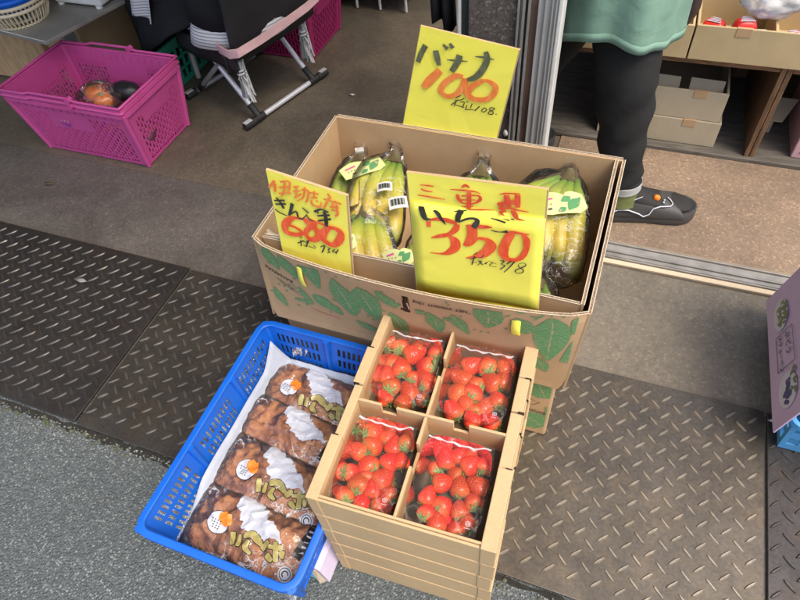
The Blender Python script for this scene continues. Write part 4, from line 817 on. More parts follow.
# ============================================================ STRAWBERRY TRAYS
TX, TY, TW, TD, TA = -.2883, .2232, .266, .344, .0458
TH = .0645
ca, sa = math.cos(TA), math.sin(TA)
def tp(lx, ly, z): return V(TX+ca*lx-sa*ly, TY+sa*lx+ca*ly, z)
def tbox(g, x0, x1, y0, y1, z0, z1, mi=0):
    g.box(tp((x0+x1)/2, (y0+y1)/2, (z0+z1)/2), (x1-x0, y1-y0, z1-z0), TA, mi)
tl = ['top cardboard tray of the strawberry stack, holding four clear packs', 'second cardboard tray from the top of the strawberry stack',
      'third cardboard tray from the top, middle of the strawberry stack', 'fourth cardboard tray from the top of the strawberry stack', 'bottom cardboard tray of the strawberry stack on the ground']
for k in range(5):
    z1 = .3267-k*TH; z0 = z1-TH+.0012
    if k == 4: z0 = -.011
    jx = [0, .0012, -.001, .0015, 0][k]
    rt = root('strawberry_tray', tl[k], 'cardboard tray', tuple(tp(TW/2, TD/2, z0)), 'cardboard strawberry trays in a stack')
    g = G(); tbox(g, jx+.002, TW-.002+jx, .002, .006, z0, z1-.004); g.build('front_wall', 'card_light', rt, bevel=.0012)
    g = G(); tbox(g, jx+.006, TW-.006+jx, .0065, .0105, z0+.002, z1-.001); g.build('front_wall', 'card_light', rt, bevel=.0015)
    g = G(); tbox(g, jx+.006, TW-.006+jx, TD-.006, TD-.0015, z0, z1-.001); g.build('back_wall', 'card_light', rt, bevel=.0015)
    for sd_, (x0, x1) in enumerate(((0, .017), (TW-.021, TW))):
        g = G()
        cuts = [(0, .1, 0), (.1, .19, -.004), (.19, .26, 0), (.26, TD, -.003)] if sd_ == 0 else [(0, .115, 0), (.115, .205, -.0045), (.205, .265, -.001), (.265, TD, 0)]
        for a, b_, dz in cuts:
            out = (.0035 if dz == 0 else 0)
            if sd_ == 0: tbox(g, x0+jx+.0035-out, x1+jx, a+.0008, b_, z0, z1+dz)
            else: tbox(g, x0+jx, x1+jx-.0035+out, a+.0008, b_, z0, z1+dz)
        g.build('side_rim', 'card_light', rt, bevel=.0012)
        for a, b_, dz in cuts[1:]:
            xx = x0+.006 if sd_ == 0 else x1-.006
            g = G(); tbox(g, xx-.0045+jx, xx+.0045+jx, a-.0006, a+.0012, z1-.006, z1+.0004)
            g.build('slot', 'black_print', rt)
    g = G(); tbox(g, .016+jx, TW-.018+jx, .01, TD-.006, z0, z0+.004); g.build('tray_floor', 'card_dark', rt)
    if k == 0:
        zt = z1-.004; yc = .167; xc = .126
        g = G()
        for a, b_, zz1 in ((.017, .055, zt), (.055, .079, zt-.022), (.079, .168, zt), (.168, .191, zt-.022), (.191, TW-.021, zt)):
            tbox(g, a, b_, yc-.0022, yc+.0022, z0+.004, zz1)
        g.build('cross_divider', 'card_light', rt, bevel=.0008)
        g = G()
        for a, b_, zz1 in ((.0105, .085, zt-.001), (.085, .12, zt-.03), (.12, yc-.0025, zt-.001), (yc+.0025, .24, zt-.003), (.24, .272, zt-.03), (.272, TD-.0065, zt-.001)):
            tbox(g, xc-.0022, xc+.0022, a, b_, z0+.004, zz1)
        g.build('long_divider', 'card_light', rt, bevel=.0008)

# strawberries: three shapes, copied
def berry_proto(seed, el):
    q = random.Random(seed)
    def f(p):
        z = p.z; s_ = math.sqrt(max(0, 1-z*z)); 
        # z=+1 is the shoulder with the calyx, z=-1 the tip
        prof = .98*(1-((-z+1)/2)**2.2*.42) if s_ > 0 else 1
        r = s_*prof; a = math.atan2(p.y, p.x)
        w = 1+.045*math.sin(2*a+seed)+.03*math.sin(3*a+2*seed)+.03*noise.noise(p*1.7+V(seed, 0, 0))
        zz_ = z*el if z < 0 else z*.9-(.12*(1-s_)**2 if z > .8 else 0)
        return V(math.cos(a)*r*w, math.sin(a)*r*w, zz_)
    g = G(); g.sphere((0, 0, 0), 1, 28, 20, f)
    return g
def calyx_geo(seed):
    q = random.Random(seed); g = G(); n = 9+seed % 3
    for k in range(n):
        a = 2*PI*k/n+q.uniform(-.15, .15); L = q.uniform(.62, .98); w = .16
        base = .78; up_ = q.uniform(-.12, .3)
        def P(t, s_):
            rr = .08+L*t; zz_ = base+.1-.38*t*t+up_*t*t*1.6
            ww = w*math.sin(PI*min(1, t*.85+.15))**.8*s_
            return (math.cos(a)*rr-math.sin(a)*ww, math.sin(a)*rr+math.cos(a)*ww, zz_+.05*abs(s_))
        ts = [0, .25, .5, .75, 1]
        vs = [P(t, s_) for t in ts for s_ in (-1, 0, 1)]
        g.add(vs, [(i*3+j, i*3+j+1, (i+1)*3+j+1, (i+1)*3+j) for i in range(4) for j in range(2)])
    g.tube([(0, 0, .8), (.03, .02, 1.05), (.09, .03, 1.2)], [.1, .07, .06], 8)
    return g
BE = [berry_proto(i, e).build('strawberry', 'berry', None, smooth=80) for i, e in enumerate((1.15, 1.35, 1.0, 1.25))]
CA = [calyx_geo(i).build('calyx', 'calyx', None, smooth=60) for i in range(3)]
for o in CA:
    pass
q = random.Random(11)
packs = [(.023, .119, .183, .313, 'clear pack of strawberries at the back left of the top tray'),
         (.133, .236, .183, .313, 'clear pack of strawberries at the back right of the top tray'),
         (.023, .119, .014, .149, 'clear pack of strawberries at the front left of the top tray'),
         (.133, .236, .014, .147, 'clear pack of strawberries at the front right of the top tray')]
for pi, (x0, x1, y0, y1, lb) in enumerate(packs):
    zb = .3267-TH+.006; zf = .3125
    rt = root('strawberry_pack', lb, 'strawberry pack', tuple(tp((x0+x1)/2, (y0+y1)/2, zb)), 'four clear packs of strawberries')
    n = 0
    for (bx, by, r) in BERRIES[pi]:
        z = .2835+q.uniform(-.004, .003)
        r = min(max(r*1.2, .0145), .0195)
        dx_, dy_ = bx-TX, by-TY; lx_, ly_ = ca*dx_+sa*dy_, -sa*dx_+ca*dy_
        lx_ = min(max(lx_, x0+.0135), x1-.0135); ly_ = min(max(ly_, y0+.015), y1-.013)
        bx, by = TX+ca*lx_-sa*ly_, TY+sa*lx_+ca*ly_
        src = BE[q.randrange(4)]
        o = src.copy(); S.collection.objects.link(o); o.parent = rt
        o.location = V(bx, by, z)-V(*rt.location)
        # shoulder faces mostly towards the street and up, tips away
        az = R(-80+q.uniform(-75, 75)); el = R(q.uniform(-25, 30))
        dv = V(math.cos(az)*math.cos(el), math.sin(az)*math.cos(el), math.sin(el))
        o.rotation_euler = dv.to_track_quat('Z', 'Y').to_euler(); s_ = r*1.0
        o.scale = (s_, s_, s_)
        c = CA[q.randrange(3)].copy(); S.collection.objects.link(c); c.parent = o
        c.rotation_euler = (0, 0, q.uniform(0, 6)); c.scale = (.85, .85, .95); n += 1
    # a few berries underneath
    for k in range(9):
        bx, by = q.uniform(x0+.014, x1-.014), q.uniform(y0+.016, y1-.016)
        p = tp(bx, by, .2695)
        o = BE[q.randrange(4)].copy(); S.collection.objects.link(o); o.parent = rt
        o.location = p-V(*rt.location); o.scale = (.0135,)*3
        o.rotation_euler = (q.uniform(0, 6), q.uniform(0, 6), q.uniform(0, 6))
        c = CA[k % 3].copy(); S.collection.objects.link(c); c.parent = o
    def wall(t, z):   # rounded rectangle
        hx, hy = (x1-x0)/2, (y1-y0)/2; ins = .009*(1-(z-zb)/(zf-zb))
        a = 2*PI*t; cx_, sy_ = math.cos(a), math.sin(a); e = 5
        rr = 1/((abs(cx_)**e+abs(sy_)**e)**(1/e))
        return tp((x0+x1)/2+(hx-ins)*cx_*rr, (y0+y1)/2+(hy-ins)*sy_*rr, z)
    g = G(); g.grid(lambda u, v: wall(u, lerp(zb, zf, v)), 44, 3)
    g.loft([[wall(i/44, zf-.0003)+ (wall(i/44, zf)-tp((x0+x1)/2, (y0+y1)/2, zf)).normalized()*d_ for i in range(44)] for d_ in (0, .0035)], 0, False)
    g.build('clear_tray', 'film_pack', rt, smooth=60)
    g = G(); q2 = random.Random(pi)
    def fz(u, v):
        x = lerp(x0+.001, x1-.001, u); y = lerp(y0+.001, y1-.001, v)
        return tp(x, y, zf+.0006-.003*math.sin(PI*u)*math.sin(PI*v)+.0012*noise.noise(V(u*3, v*4, pi*3)))
    g.grid(fz, 24, 30); g.build('film_lid', 'film', rt, smooth=80)
    # bright gathered film edge at the back of the pack
    g = G()
    pth = [(lerp(x0+.004, x1-.006, t), y1-.006-.004*math.sin(t*PI)+.004*noise.noise(V(t*6, pi*3, 0)), .0028+.003*noise.noise(V(t*9, pi*5+2, 0))) for t in [i/12 for i in range(13)]]
    g.ribbon(pth, lambda a, b_, off: tp(a, b_, zf+.0022+off+.001*math.sin(a*300)), 2, 3)
    g.build('folded_film_edge', 'film_white', rt, smooth=80)
    g = G(); cx_, cy_ = x1-.014, y0+.017
    sf = lambda a, b_, off: tp(a, b_, zf+.0012+off)
    nn = 14
    g.ribbon([(cx_+.0032*math.cos(2*PI*i/nn), cy_+.0032*math.sin(2*PI*i/nn), .0006) for i in range(nn+1)], sf, 1, 2)
    g.ribbon([(cx_+.0014*math.cos(2*PI*i/nn), cy_+.0014*math.sin(2*PI*i/nn), .0006) for i in range(nn+1)], sf, 1, 2)
    g.ribbon([(cx_-.004, cy_-.006, .0006), (cx_+.004, cy_-.006, .0006)], sf, 1, 2)
    g.build('recycling_mark', 'white_print', rt, weld=False)
for o in BE+CA: bpy.data.objects.remove(o)

# ============================================================ BLUE BASKET
def staggered(n, bar, slot):
    out = [0]; pat = [slot, bar]
    for i in range(n*2): out.append(out[-1]+pat[i % 2])
    return out
def basket_walls(rt, X0, X1, Y0, Y1, zb, zt, ins, r, mat, pat, th=.0022):
    """four tapering perforated walls; pat(side, L) -> (us, vs, skip)"""
    cor_t = [V(X0, Y0, zt), V(X1, Y0, zt), V(X1, Y1, zt), V(X0, Y1, zt)]
    cor_b = [V(X0+ins, Y0+ins, zb), V(X1-ins, Y0+ins, zb), V(X1-ins, Y1-ins, zb), V(X0+ins, Y1-ins, zb)]
    for i in range(4):
        a, b_ = cor_t[i], cor_t[(i+1) % 4]; c, d_ = cor_b[i], cor_b[(i+1) % 4]
        L = (b_-a).length; us, vs, sk = pat(i, L)
        g = G(); g.grid(lambda u, v: c.lerp(d_, u).lerp(a.lerp(b_, u), v), 0, 0, 0, sk, us, vs)
        g.build('side_wall', mat, rt, solid=th, weld='keep')
def rim_path(X0, X1, Y0, Y1, z, r, n=5):
    P_ = []
    for cx, cy, a0 in ((X1-r, Y0+r, -90), (X1-r, Y1-r, 0), (X0+r, Y1-r, 90), (X0+r, Y0+r, 180)):
        for k in range(n+1):
            a = R(a0+90*k/n); P_.append((cx+r*math.cos(a), cy+r*math.sin(a), z))
    return P_
def rim_band(g, path, w_in, w_out, h, mi=0):
    """closed band with a flat top and a skirt following the path"""
    n = len(path); P_ = [V(*p) for p in path]; c = sum(P_, V(0, 0, 0))/n
    ring = []
    for i, p in enumerate(P_):
        t = (P_[(i+1) % n]-P_[i-1]).normalized(); o = V(t.y, -t.x, 0)
        ring.append([p-o*w_in+V(0, 0, -h*.35), p-o*w_in, p-o*(w_in*.5)+V(0, 0, h*.12), p+o*(w_out*.6)+V(0, 0, h*.1), p+o*w_out, p+o*w_out-V(0, 0, h), p+o*(w_out-.0025)-V(0, 0, h), p+o*(w_out-.0025)-V(0, 0, .003), p-o*(w_in-.002)-V(0, 0, .003)])
    m = len(ring[0]); vs = [q_ for r_ in ring for q_ in r_]
    g.add(vs, [(i*m+j, ((i+1) % n)*m+j, ((i+1) % n)*m+(j+1) % m, i*m+(j+1) % m) for i in range(n) for j in range(m)], mi)
bx0, bx1, by0, by1, bz = -.581, -.287, .122, .566, .19
rt = root('blue_basket', 'shallow blue plastic basket holding bags of dried sweet potato', 'basket', ((bx0+bx1)/2, (by0+by1)/2, .07))
def patblue(i, L):
    groups = 2 if i in (0, 2) else 3
    us = [0]; holes = set(); vs = [0, .1, .15, .33, .40, .58, .65, .83, 1]
    span = 1/groups
    for gk in range(groups):
        s0 = gk*span+span*.16; e0 = (gk+1)*span-span*.16; n = 9 if groups == 2 else 10
        st = (e0-s0)/(n*2-1)
        for k in range(n):
            us.append(s0+st*2*k); holes.add(len(us)-1); us.append(s0+st*(2*k+1.15))
    us.append(1)
    return us, vs, (lambda a, b_: a in holes and b_ in (2, 4, 6))
basket_walls(rt, bx0+.008, bx1-.008, by0+.008, by1-.008, .07, bz, .02, .02, 'blue', patblue, .002)
g = G(); P0 = rim_path(bx0+.009, bx1-.009, by0+.009, by1-.009, bz, .02); rim_band(g, P0, .003, .009, .012); g.build('rim', 'blue', rt, smooth=45)
g = G(); g.bb(bx0+.026, bx1-.026, by0+.026, by1-.026, .066, .0705); g.build('basket_floor', 'blue', rt)
for i, (a, b_) in enumerate((((bx0+.026, by0+.026), (bx0+.01, by0+.01)), ((bx1-.026, by0+.026), (bx1-.01, by0+.01)), ((bx1-.026, by1-.026), (bx1-.01, by1-.01)), ((bx0+.026, by1-.026), (bx0+.01, by1-.01)))):
    g = G(); g.tube([(a[0], a[1], .07), (b_[0], b_[1], bz-.002)], [.006, .008], 10); g.build('corner_post', 'blue', rt, smooth=50)
for (x, y, dx, dy) in (((bx0+bx1)/2, by1-.011, 0, -1), (bx0+.011, by0+.155, 1, 0), (bx0+.011, by0+.3, 1, 0), (bx1-.011, by0+.155, -1, 0), (bx1-.011, by0+.3, -1, 0)):
    g = G(); g.tube([(x+dx*.016, y+dy*.016, .07), (x+dx*.001, y+dy*.001, bz-.001)], [.005, .0075], 8); g.build('rib', 'blue', rt, smooth=50)
# foam liner sheet
def liner(u, v):
    x = lerp(bx0+.034, bx1-.034, u); y = lerp(by0+.034, by1-.036, v)
    z = .0745+.004*noise.noise(V(u*3, v*4, 0))
    e = max(0, 1-u/.13); z += .05*e**1.3*min(1, v/.25); x -= .006*e
    e2 = max(0, (v-.88)/.12); z += .042*e2**1.2; y += .004*e2
    e3 = max(0, (u-.93)/.07); z += .03*e3; x += .006*e3
    return V(x, y, z+.002*math.sin(u*40)*.3)
g = G(); g.grid(liner, 40, 50)
tag(g.build('liner_sheet', 'foam', None, smooth=80, solid=.0012), 'white foam sheet lining the blue basket under the sweet potato bags', 'foam sheet')

# ---------------------------------------------------------- sweet potato bags
def potato_bag(cx, cy, z, L, Wd, rot, tiltv, seed, label, full=True):
    q = random.Random(seed)
    rt = root('sweet_potato_bag', label, 'food bag', (cx, cy, z), 'bags of dried sweet potato in the blue basket')
    c_, s_ = math.cos(rot), math.sin(rot)
    def loc(a, b_, h): 
        return V(cx+c_*a-s_*b_, cy+s_*a+c_*b_, z+h+tiltv*b_+.0)
    H = .026
    def hh(a, b_):
        u = min(1, abs(a)/(L/2)); v = min(1, abs(b_)/(Wd/2))
        e = (1-u**5)*(1-v**3)
        return H*max(0, e)**.6+.0065*noise.noise(V(a*26, b_*26, seed))*e+.002*noise.noise(V(a*90, b_*90, seed*2))+.0035*max(0, .25-abs(noise.noise(V(a*30+3, b_*42, seed*3+5))))*4*e
    def surf(a, b_, off): return loc(a, b_, hh(a, b_)+.0012+off)
    # flat dark brown slices under the film
    k = 0
    for i in range(4):
        for j in range(2):
            a = -L/2+.040+(L-.08)*i/3+q.uniform(-.008, .008); b_ = (-.5+j)*Wd*.42+q.uniform(-.006, .006)
            hz = max(.006, hh(a, b_)-.0085)
            M3 = Euler((q.uniform(-.12, .12), q.uniform(-.12, .12), q.uniform(-.7, .7))).to_matrix()
            g = G(); sdv = q.random()*20
            g.sphere(loc(a, b_, hz), (q.uniform(.040, .052), q.uniform(.026, .034), .0085), 28, 16, lambda p: p*(1+.3*noise.noise(p*1.6+V(sdv, 0, 0))), 0, M3)
            for vi, vv in enumerate(g.v):
                dx, dy = vv[0]-cx, vv[1]-cy; la, lb = c_*dx+s_*dy, -s_*dx+c_*dy
                la = max(-L/2+.004, min(L/2-.004, la)); lb = max(-Wd/2+.003, min(Wd/2-.003, lb))
                lim = loc(la, lb, hh(la, lb)-.0006); hz_ = min(vv[2], lim.z); g.v[vi] = (lim.x, lim.y, hz_)
            g.build('potato_slice', 'potato', rt, smooth=70)
    g = G(); g.grid(lambda u, v: surf((u-.5)*L, (v-.5)*Wd, 0), 64, 36)
    g.grid(lambda u, v: loc((u-.5)*L, (v-.5)*Wd, .0), 4, 4)
    g.build('film', 'film_bag', rt, smooth=80, weld=False)
    # crimped clear ends
    for sg in (-1, 1):
        ln = .062 if sg < 0 else .012
        g = G(); g.grid(lambda u, v: loc(sg*(L/2-.004+v*ln), (u-.5)*Wd, .004+(.005*math.sin(u*30+seed)+.010*noise.noise(V(u*6, v*3, seed)))*v+.012*v), 40, 8)
        g.build('sealed_end', 'film_crisp', rt, smooth=80)
    # white torn-edged print
    g = G(); path = []
    for i in range(15):
        t = i/14; path.append((lerp(-L*.16, L*.29, t), lerp(Wd*.36, Wd*.02, t)+.005*math.sin(t*9), (.006+.040*math.sin(PI*min(1, t*.98+.1))**.7)*q.uniform(.75, 1.1)))
    g.ribbon(path, surf, 8, 3, 0, .0006, False, .14, seed); g.build('white_print', 'white_print', rt, weld='keep')
    if full:
        ox, oy = -.051, -.004
        g = G(); g.disc(ox, oy, .0205, surf, .0009, 26, 0, .0185); g.build('round_label_edge', 'black_print', rt, weld='keep')
        g = G(); g.disc(ox, oy, .0195, surf, .0014, 26, 0, .0175); g.build('round_label', 'white_print', rt, weld='keep')
        g = G(); g.ribbon([(ox-.003, oy+.009, .010), (ox+.005, oy+.010, .020), (ox+.013, oy+.007, .021), (ox+.0195, oy+.000, .008)], surf, 4, 4, 0, .0019, False, .15, 3); g.build('orange_print', 'orange_print', rt, weld='keep')
        g = G()
        for a in (-.0125, -.0075, -.0025, .0025):
            for b_ in (.002, -.002, -.006, -.010):
                if a < -.01 and b_ < -.005: continue
                g.ribbon([(ox+a, oy+b_, .0011), (ox+a+.0024, oy+b_+.0006, .0013)], surf, 1, 2, 0, .0019)
                g.ribbon([(ox+a+.001, oy+b_-.0012, .0008), (ox+a+.0014, oy+b_+.0014, .0008)], surf, 1, 2, 0, .00195)
        g.build('small_print', 'black_print', rt, weld=False)
        # the bubble letters: thick gold strokes with a black edge
        T = lambda a, b_: (a, b_)
        ST = GOLD
        g = G(); g2 = G()
        for si, st in enumerate(ST):
            P_ = [(*T(a, b_), w) for a, b_, w in st]
            def ext(P_, e):
                A = list(P_)
                o_ = []
                for i, (a, b_, w) in enumerate(A): o_.append((a, b_, w+e*2))
                d0 = (A[0][0]-A[1][0], A[0][1]-A[1][1]); l0 = math.hypot(*d0); d1 = (A[-1][0]-A[-2][0], A[-1][1]-A[-2][1]); l1 = math.hypot(*d1)
                o_ = [(A[0][0]+d0[0]/l0*(.002+e), A[0][1]+d0[1]/l0*(.002+e), A[0][2]*.45+e*1.5)]+o_+[(A[-1][0]+d1[0]/l1*(.002+e), A[-1][1]+d1[1]/l1*(.002+e), A[-1][2]*.45+e*1.5)]
                return o_
            g.ribbon(ext(P_, .0011), surf, 3, 4, 0, .0009+si*.00002); g2.ribbon(ext(P_, 0), surf, 3, 4, 0, .0016+si*.00002)
        g.build('lettering_outline', 'black_print', rt, weld='keep'); g2.build('gold_lettering', 'gold', rt, weld='keep')
        mx, my = L*.40, -Wd*.27
        g = G(); g.disc(mx, my, .0115, surf, .0009, 22); g.build('round_mark', 'white_print', rt, weld='keep')
        g = G()
        for rr, ww in ((.0088, .0012), (.0045, .0018)):
            g.ribbon([(mx+rr*math.cos(2*PI*i/14), my+rr*math.sin(2*PI*i/14), ww) for i in range(15 if rr > .005 else 11)], surf, 1, 2, 0, .0015)
        g.build('mark_print', 'black_print', rt, weld=False)
    mx = L*.34 if not full else L*.44; my = Wd*(.0 if not full else .18)
    g = G(); g.ribbon([(mx+.002, my+.028, .015), (mx-.004, my-.026, .015)], surf, 3, 6, 0, .0009); o = g.build('black_label', 'black_print', rt, weld='keep')
    g = G()
    for k in range(5): g.ribbon([(mx-.003, my+.02-.009*k, .0035), (mx+.004, my+.0215-.009*k, .003)], surf, 1, 3, 0, .0015)
    g.build('label_print', 'white_print', o, weld=False)
    if not full:
        g = G(); g.ribbon([(mx+.015, my+.026, .009), (mx+.010, my-.02, .009)], surf, 3, 6, 0, .0012); g.build('gold_label', 'gold', rt, weld='keep')
    # thin black code print near the clear end
    g = G()
    g.ribbon([(-L/2+.012, .028, .0012), (-L/2+.011, .036, .0012)], surf, 1, 2, 0, .001)
    for k in range(6): g.ribbon([(-L/2+.018+.0005*k, -.028+.008*k, .0012), (-L/2+.021, -.0265+.008*k, .0012)], surf, 1, 2, 0, .001)
    g.build('code_print', 'black_print', rt, weld=False)
potato_bag(-.440, .470, .088, .235, .125, R(-8), .10, 21, 'rearmost bag of dried sweet potato, nearest the banana carton, with a round label')
potato_bag(-.440, .385, .092, .235, .11, R(-6), .12, 22, 'second bag of sweet potato from the back, showing its white print and black side label', False)
potato_bag(-.434, .290, .096, .235, .12, R(-7), .12, 23, 'third bag of dried sweet potato from the back, round label and gold lettering up')
potato_bag(-.434, .196, .092, .235, .12, R(-3), .12, 24, 'frontmost bag of dried sweet potato, nearest the road, round label and gold lettering up')
g = G(); q = random.Random(4)
for i in range(60):
    a = q.uniform(0, 2*PI); r_ = q.uniform(.004, .018)
    g.add([(-.497+r_*math.cos(a)+q.uniform(-.003, .003), .538+r_*.5*math.sin(a)+q.uniform(-.003, .003), .135+q.uniform(0, .02)) for _ in range(3)], [(0, 1, 2)])
tag(g.build('crumpled_film', 'film_white', weld=False), 'crumpled clear film in the back left of the blue basket', 'plastic film')

# carton under the blue basket
rt = root('low_carton', 'low lilac and cyan carton poking out under the blue basket', 'carton', (-.40, .36, -.01))
g = G()
pr = [(-.52, -.010), (-.52, .060), (-.322, .062), (-.312, .059), (-.306, .052), (-.297, .0), (-.298, -.010)]
n = len(pr)
g.loft([[V(x, .545, z) for x, z in pr], [V(x, .192, z) for x, z in pr]]); o = g.build('carton_body', 'lilac', rt, bevel=.001)
g = G(); g.add([(-.518, .1905, -.009), (-.518, .1905, .058), (-.324, .1905, .06), (-.313, .1905, -.009)], [(0, 1, 2, 3)]); g.build('end_face', 'cyan', rt, solid=.001)
g = G(); g.add([(-.326, .190, .058), (-.312, .1895, .054), (-.302, .1895, .01), (-.305, .1905, -.009), (-.313, .184, -.008)], [(0, 1, 2, 3, 4)]); g.build('corner_flap', 'edge_pale', rt, solid=.001)

# ============================================================ PURPLE CARTON ON BLUE CRATE (right edge)
rt = root('blue_crate', 'light blue plastic crate standing under the leaning purple carton', 'crate', (.55, .86, .006))
def patc(i, L):
    n = 8; us = [0]; holes = set()
    for k in range(n):
        us += [(k+.25)/n, (k+.75)/n]; holes.add(len(us)-2)
    us.append(1); return us, [0, .2, .45, .6, .85, 1], (lambda a, b_: a in holes and b_ in (1, 3))
basket_walls(rt, .410, .72, .682, 1.02, .006, .115, .012, .02, 'blue_crate', patc, .003)
g = G(); rim_band(g, rim_path(.410, .72, .682, 1.02, .115, .015), .003, .006, .012); g.build('rim', 'blue_crate', rt, smooth=45)
g = G(); g.bb(.424, .708, .696, 1.006, .005, .010); g.build('crate_floor', 'blue_crate', rt)
rt = root('purple_carton', 'purple printed carton with round plant pictures, leaning over the blue crate', 'carton', (.5, .85, .07))
A, B = V(.386, .667, .092), V(.372, .968, .104)
Ct, Dt = V(.425, .672, .34), V(.418, .975, .345)
g = G(); g.quadprism([A, B, Dt, Ct], -.003); pf = g.build('printed_panel', 'purple', rt)
g = G(); g.quadprism([A+V(.012, .03, .04), Ct+V(.001, .012, 0), Ct+V(.26, .03, 0), A+V(.27, .04, .04)], -.003); g.build('end_panel', 'purple', rt)
g = G(); g.quadprism([B+V(.004, -.002, 0), Dt+V(.001, -.002, 0), Dt+V(.26, .02, 0), B+V(.27, .02, 0)], .003); g.build('end_panel', 'purple', rt)
g = G(); g.quadprism([A+V(.012, .03, .034), B+V(.008, -.004, .024), B+V(.265, 0, .024), A+V(.265, .03, .034)], .003); g.build('floor_panel', 'purple', rt)
g = G(); g.quadprism([A+V(.27, .02, 0), B+V(.27, .02, 0), Dt+V(.26, .02, 0), Ct+V(.26, .02, 0)], .003); g.build('rear_panel', 'purple', rt)
nrm = (B-A).cross(Ct-A).normalized()
if nrm.x > 0: nrm = -nrm
ex = (B-A).normalized(); ey = (Ct-A).normalized()
LA = (B-A).length
def psf(a, b_, off): return A+ex*a+ey*b_+nrm*(.0032+off)
def place_print(g, kind): pass
for a_, b_, r_ in ((LA*.77, .045, .024), (LA*.2, .052, .028)):
    g = G(); g.disc(a_, b_, .036, psf, .0003, 30, 0, r_); g.build('round_picture', 'white_print', pf, weld='keep')
g = G()
g = G(); q = random.Random(5)
for i in range(22):
    a = LA*.77+q.uniform(-.022, .022); b_ = .045+q.uniform(-.013, .013); g.ribbon([(a, b_, .001), (a+q.uniform(-.008, .008), b_+.006, .008), (a+q.uniform(-.01, .01), b_+.012, .001)], psf, 2, 3, 0, .0005+.00002*i)
g.build('leaf_picture', simple('leaf_photo', (.1, .16, .08), (.2, .24, .12), 60, .5), pf, weld=False)
g = G()
for i in range(10):
    a = LA*.2+q.uniform(-.01, .028); b_ = .066+q.uniform(-.006, .006); g.ribbon([(a, b_, .001), (a+q.uniform(-.008, .008), b_+.004, .008), (a+q.uniform(-.01, .01), b_+.008, .001)], psf, 2, 3, 0, .0005+.00002*i)
g.build('leaf_picture', simple('leaf_photo', (.1, .16, .08), (.2, .24, .12), 60, .5), pf, weld=False)
g = G()
for i in range(26): g.disc(LA*.2+q.uniform(-.026, .018), .05+q.uniform(-.012, .010), .0045, psf, .0006+.00002*i, 10)
g.build('berry_picture', simple('berry_photo', (.03, .04, .12), (.09, .09, .22), 90, .4), pf, weld=False)
g = G()
fx0, fx1, fy0, fy1 = LA*.36, LA*.62, .026, .078
for a, b_ in (((fx0, fy0), (fx1, fy0)), ((fx1, fy0), (fx1, fy1)), ((fx1, fy1), (fx0, fy1)), ((fx0, fy1), (fx0, fy0))):
    g.ribbon([(a[0], a[1], .0014), (b_[0], b_[1], .0014)], psf, 1, 2, 0, .0005)
# the fine brush text, one stroke column per line
def jp(g, txt, o, size):
    text_mesh(g, txt, psf, o, (-1, 0), size, 0, .0006, .0002, (0, 1))
jp(g, 'ぶどう', (fx1-.004, .056), .018); jp(g, 'ステューベン', (fx1-.002, .034), .0135)
g.build('frame_and_text', 'ink_k', pf, weld=False)

# ============================================================ SHOP FRONT
# door track: three aluminium runners on a sill
rt = root('door_track', 'sliding door track with bright metal runners crossing the shop entrance', 'door track', (.5, 1.12, 0))
g = G(); g.bb(-.14, 3.5, 1.082, 1.165, -.04, .004); g.build('sill', simple('sill_stone', (.3, .24, .17), (.2, .16, .12), 20, .7), rt, bevel=.002)
for y, w in ((1.1, .003), (1.121, .003), (1.1495, .0035)):
    g = G(); g.bb(-.13, 3.5, y-w/2, y+w/2, .004, .010); g.build('runner', 'alu_dull', rt, bevel=.001)
for y0_, y1_ in ((1.083, 1.0965), (1.1075, 1.118), (1.127, 1.1455)):
    g = G(); g.bb(-.13, 3.5, y0_, y1_, .0042, .0055); g.build('groove', 'alu_dull' if y0_ > 1.1 else 'edge_pale', rt)
rt = root('door_post', 'tall aluminium sliding door post between the dark room and the shop entrance', 'door post', (-.165, 1.14, 0))
g = G(); g.bb(-.186, -.148, 1.125, 1.165, .0, 2.25); g.build('post', 'alu', rt, bevel=.003)
for x in (-.183, -.171, -.1585, -.1515):
    g = G(); g.bb(x-.0012, x+.0012, 1.1205, 1.125, 0, 2.25); g.build('groove_lip', 'alu', rt)
g = G(); g.bb(-.148, -.1395, 1.122, 1.168, 0, 2.25); g.build('edge_strip', 'white', rt, bevel=.002)
rt = root('door_frame', 'rusty brown and grey grooved frame strip beside the aluminium post', 'door frame', (-.205, 1.14, 0))
g = G(); g.bb(-.1985, -.1865, 1.13, 1.165, 0, 2.25); g.build('rusty_strip', 'rust', rt)
for x0_, x1_, y_, mt in ((-.2035, -.199, 1.122, 'alu_dull'), (-.2085, -.204, 1.128, 'rubber'), (-.2135, -.209, 1.120, 'alu_dull'), (-.2185, -.214, 1.127, 'alu_dull'), (-.2225, -.219, 1.118, 'alu_dull')):
    g = G(); g.bb(x0_, x1_, y_, 1.165, 0, 2.25); g.build('frame_rail', mt, rt)
rt = root('wall_column', 'dark brown speckled wall column behind the banana price sign', 'column', (-.27, 1.16, 0))
g = G(); g.bb(-.319, -.223, 1.125, 1.22, -.004, 2.3); g.build('column_shaft', 'dark_paint', rt, bevel=.002)
g = G(); q = random.Random(9)
for i in range(150):
    x, z, r_ = q.uniform(-.317, -.226), q.uniform(.2, .75), q.uniform(.0004, .0012)
    g.add([(x, 1.1245, z), (x+r_*1.5, 1.1245, z+r_), (x+r_, 1.1245, z+r_*3), (x-r_, 1.1245, z+r_*2)], [(0, 1, 2, 3)])
g.build('paint_chips', 'plaster', rt, weld=False)
g = G(); g.sphere((-.229, 1.121, .305), (.006, .004, .008), 8, 6, lambda p: p*(1+.4*noise.noise(p*3))); tag(g.build('plaster_lump', 'white', smooth=60), 'small white lump stuck low on the column edge', 'lump')
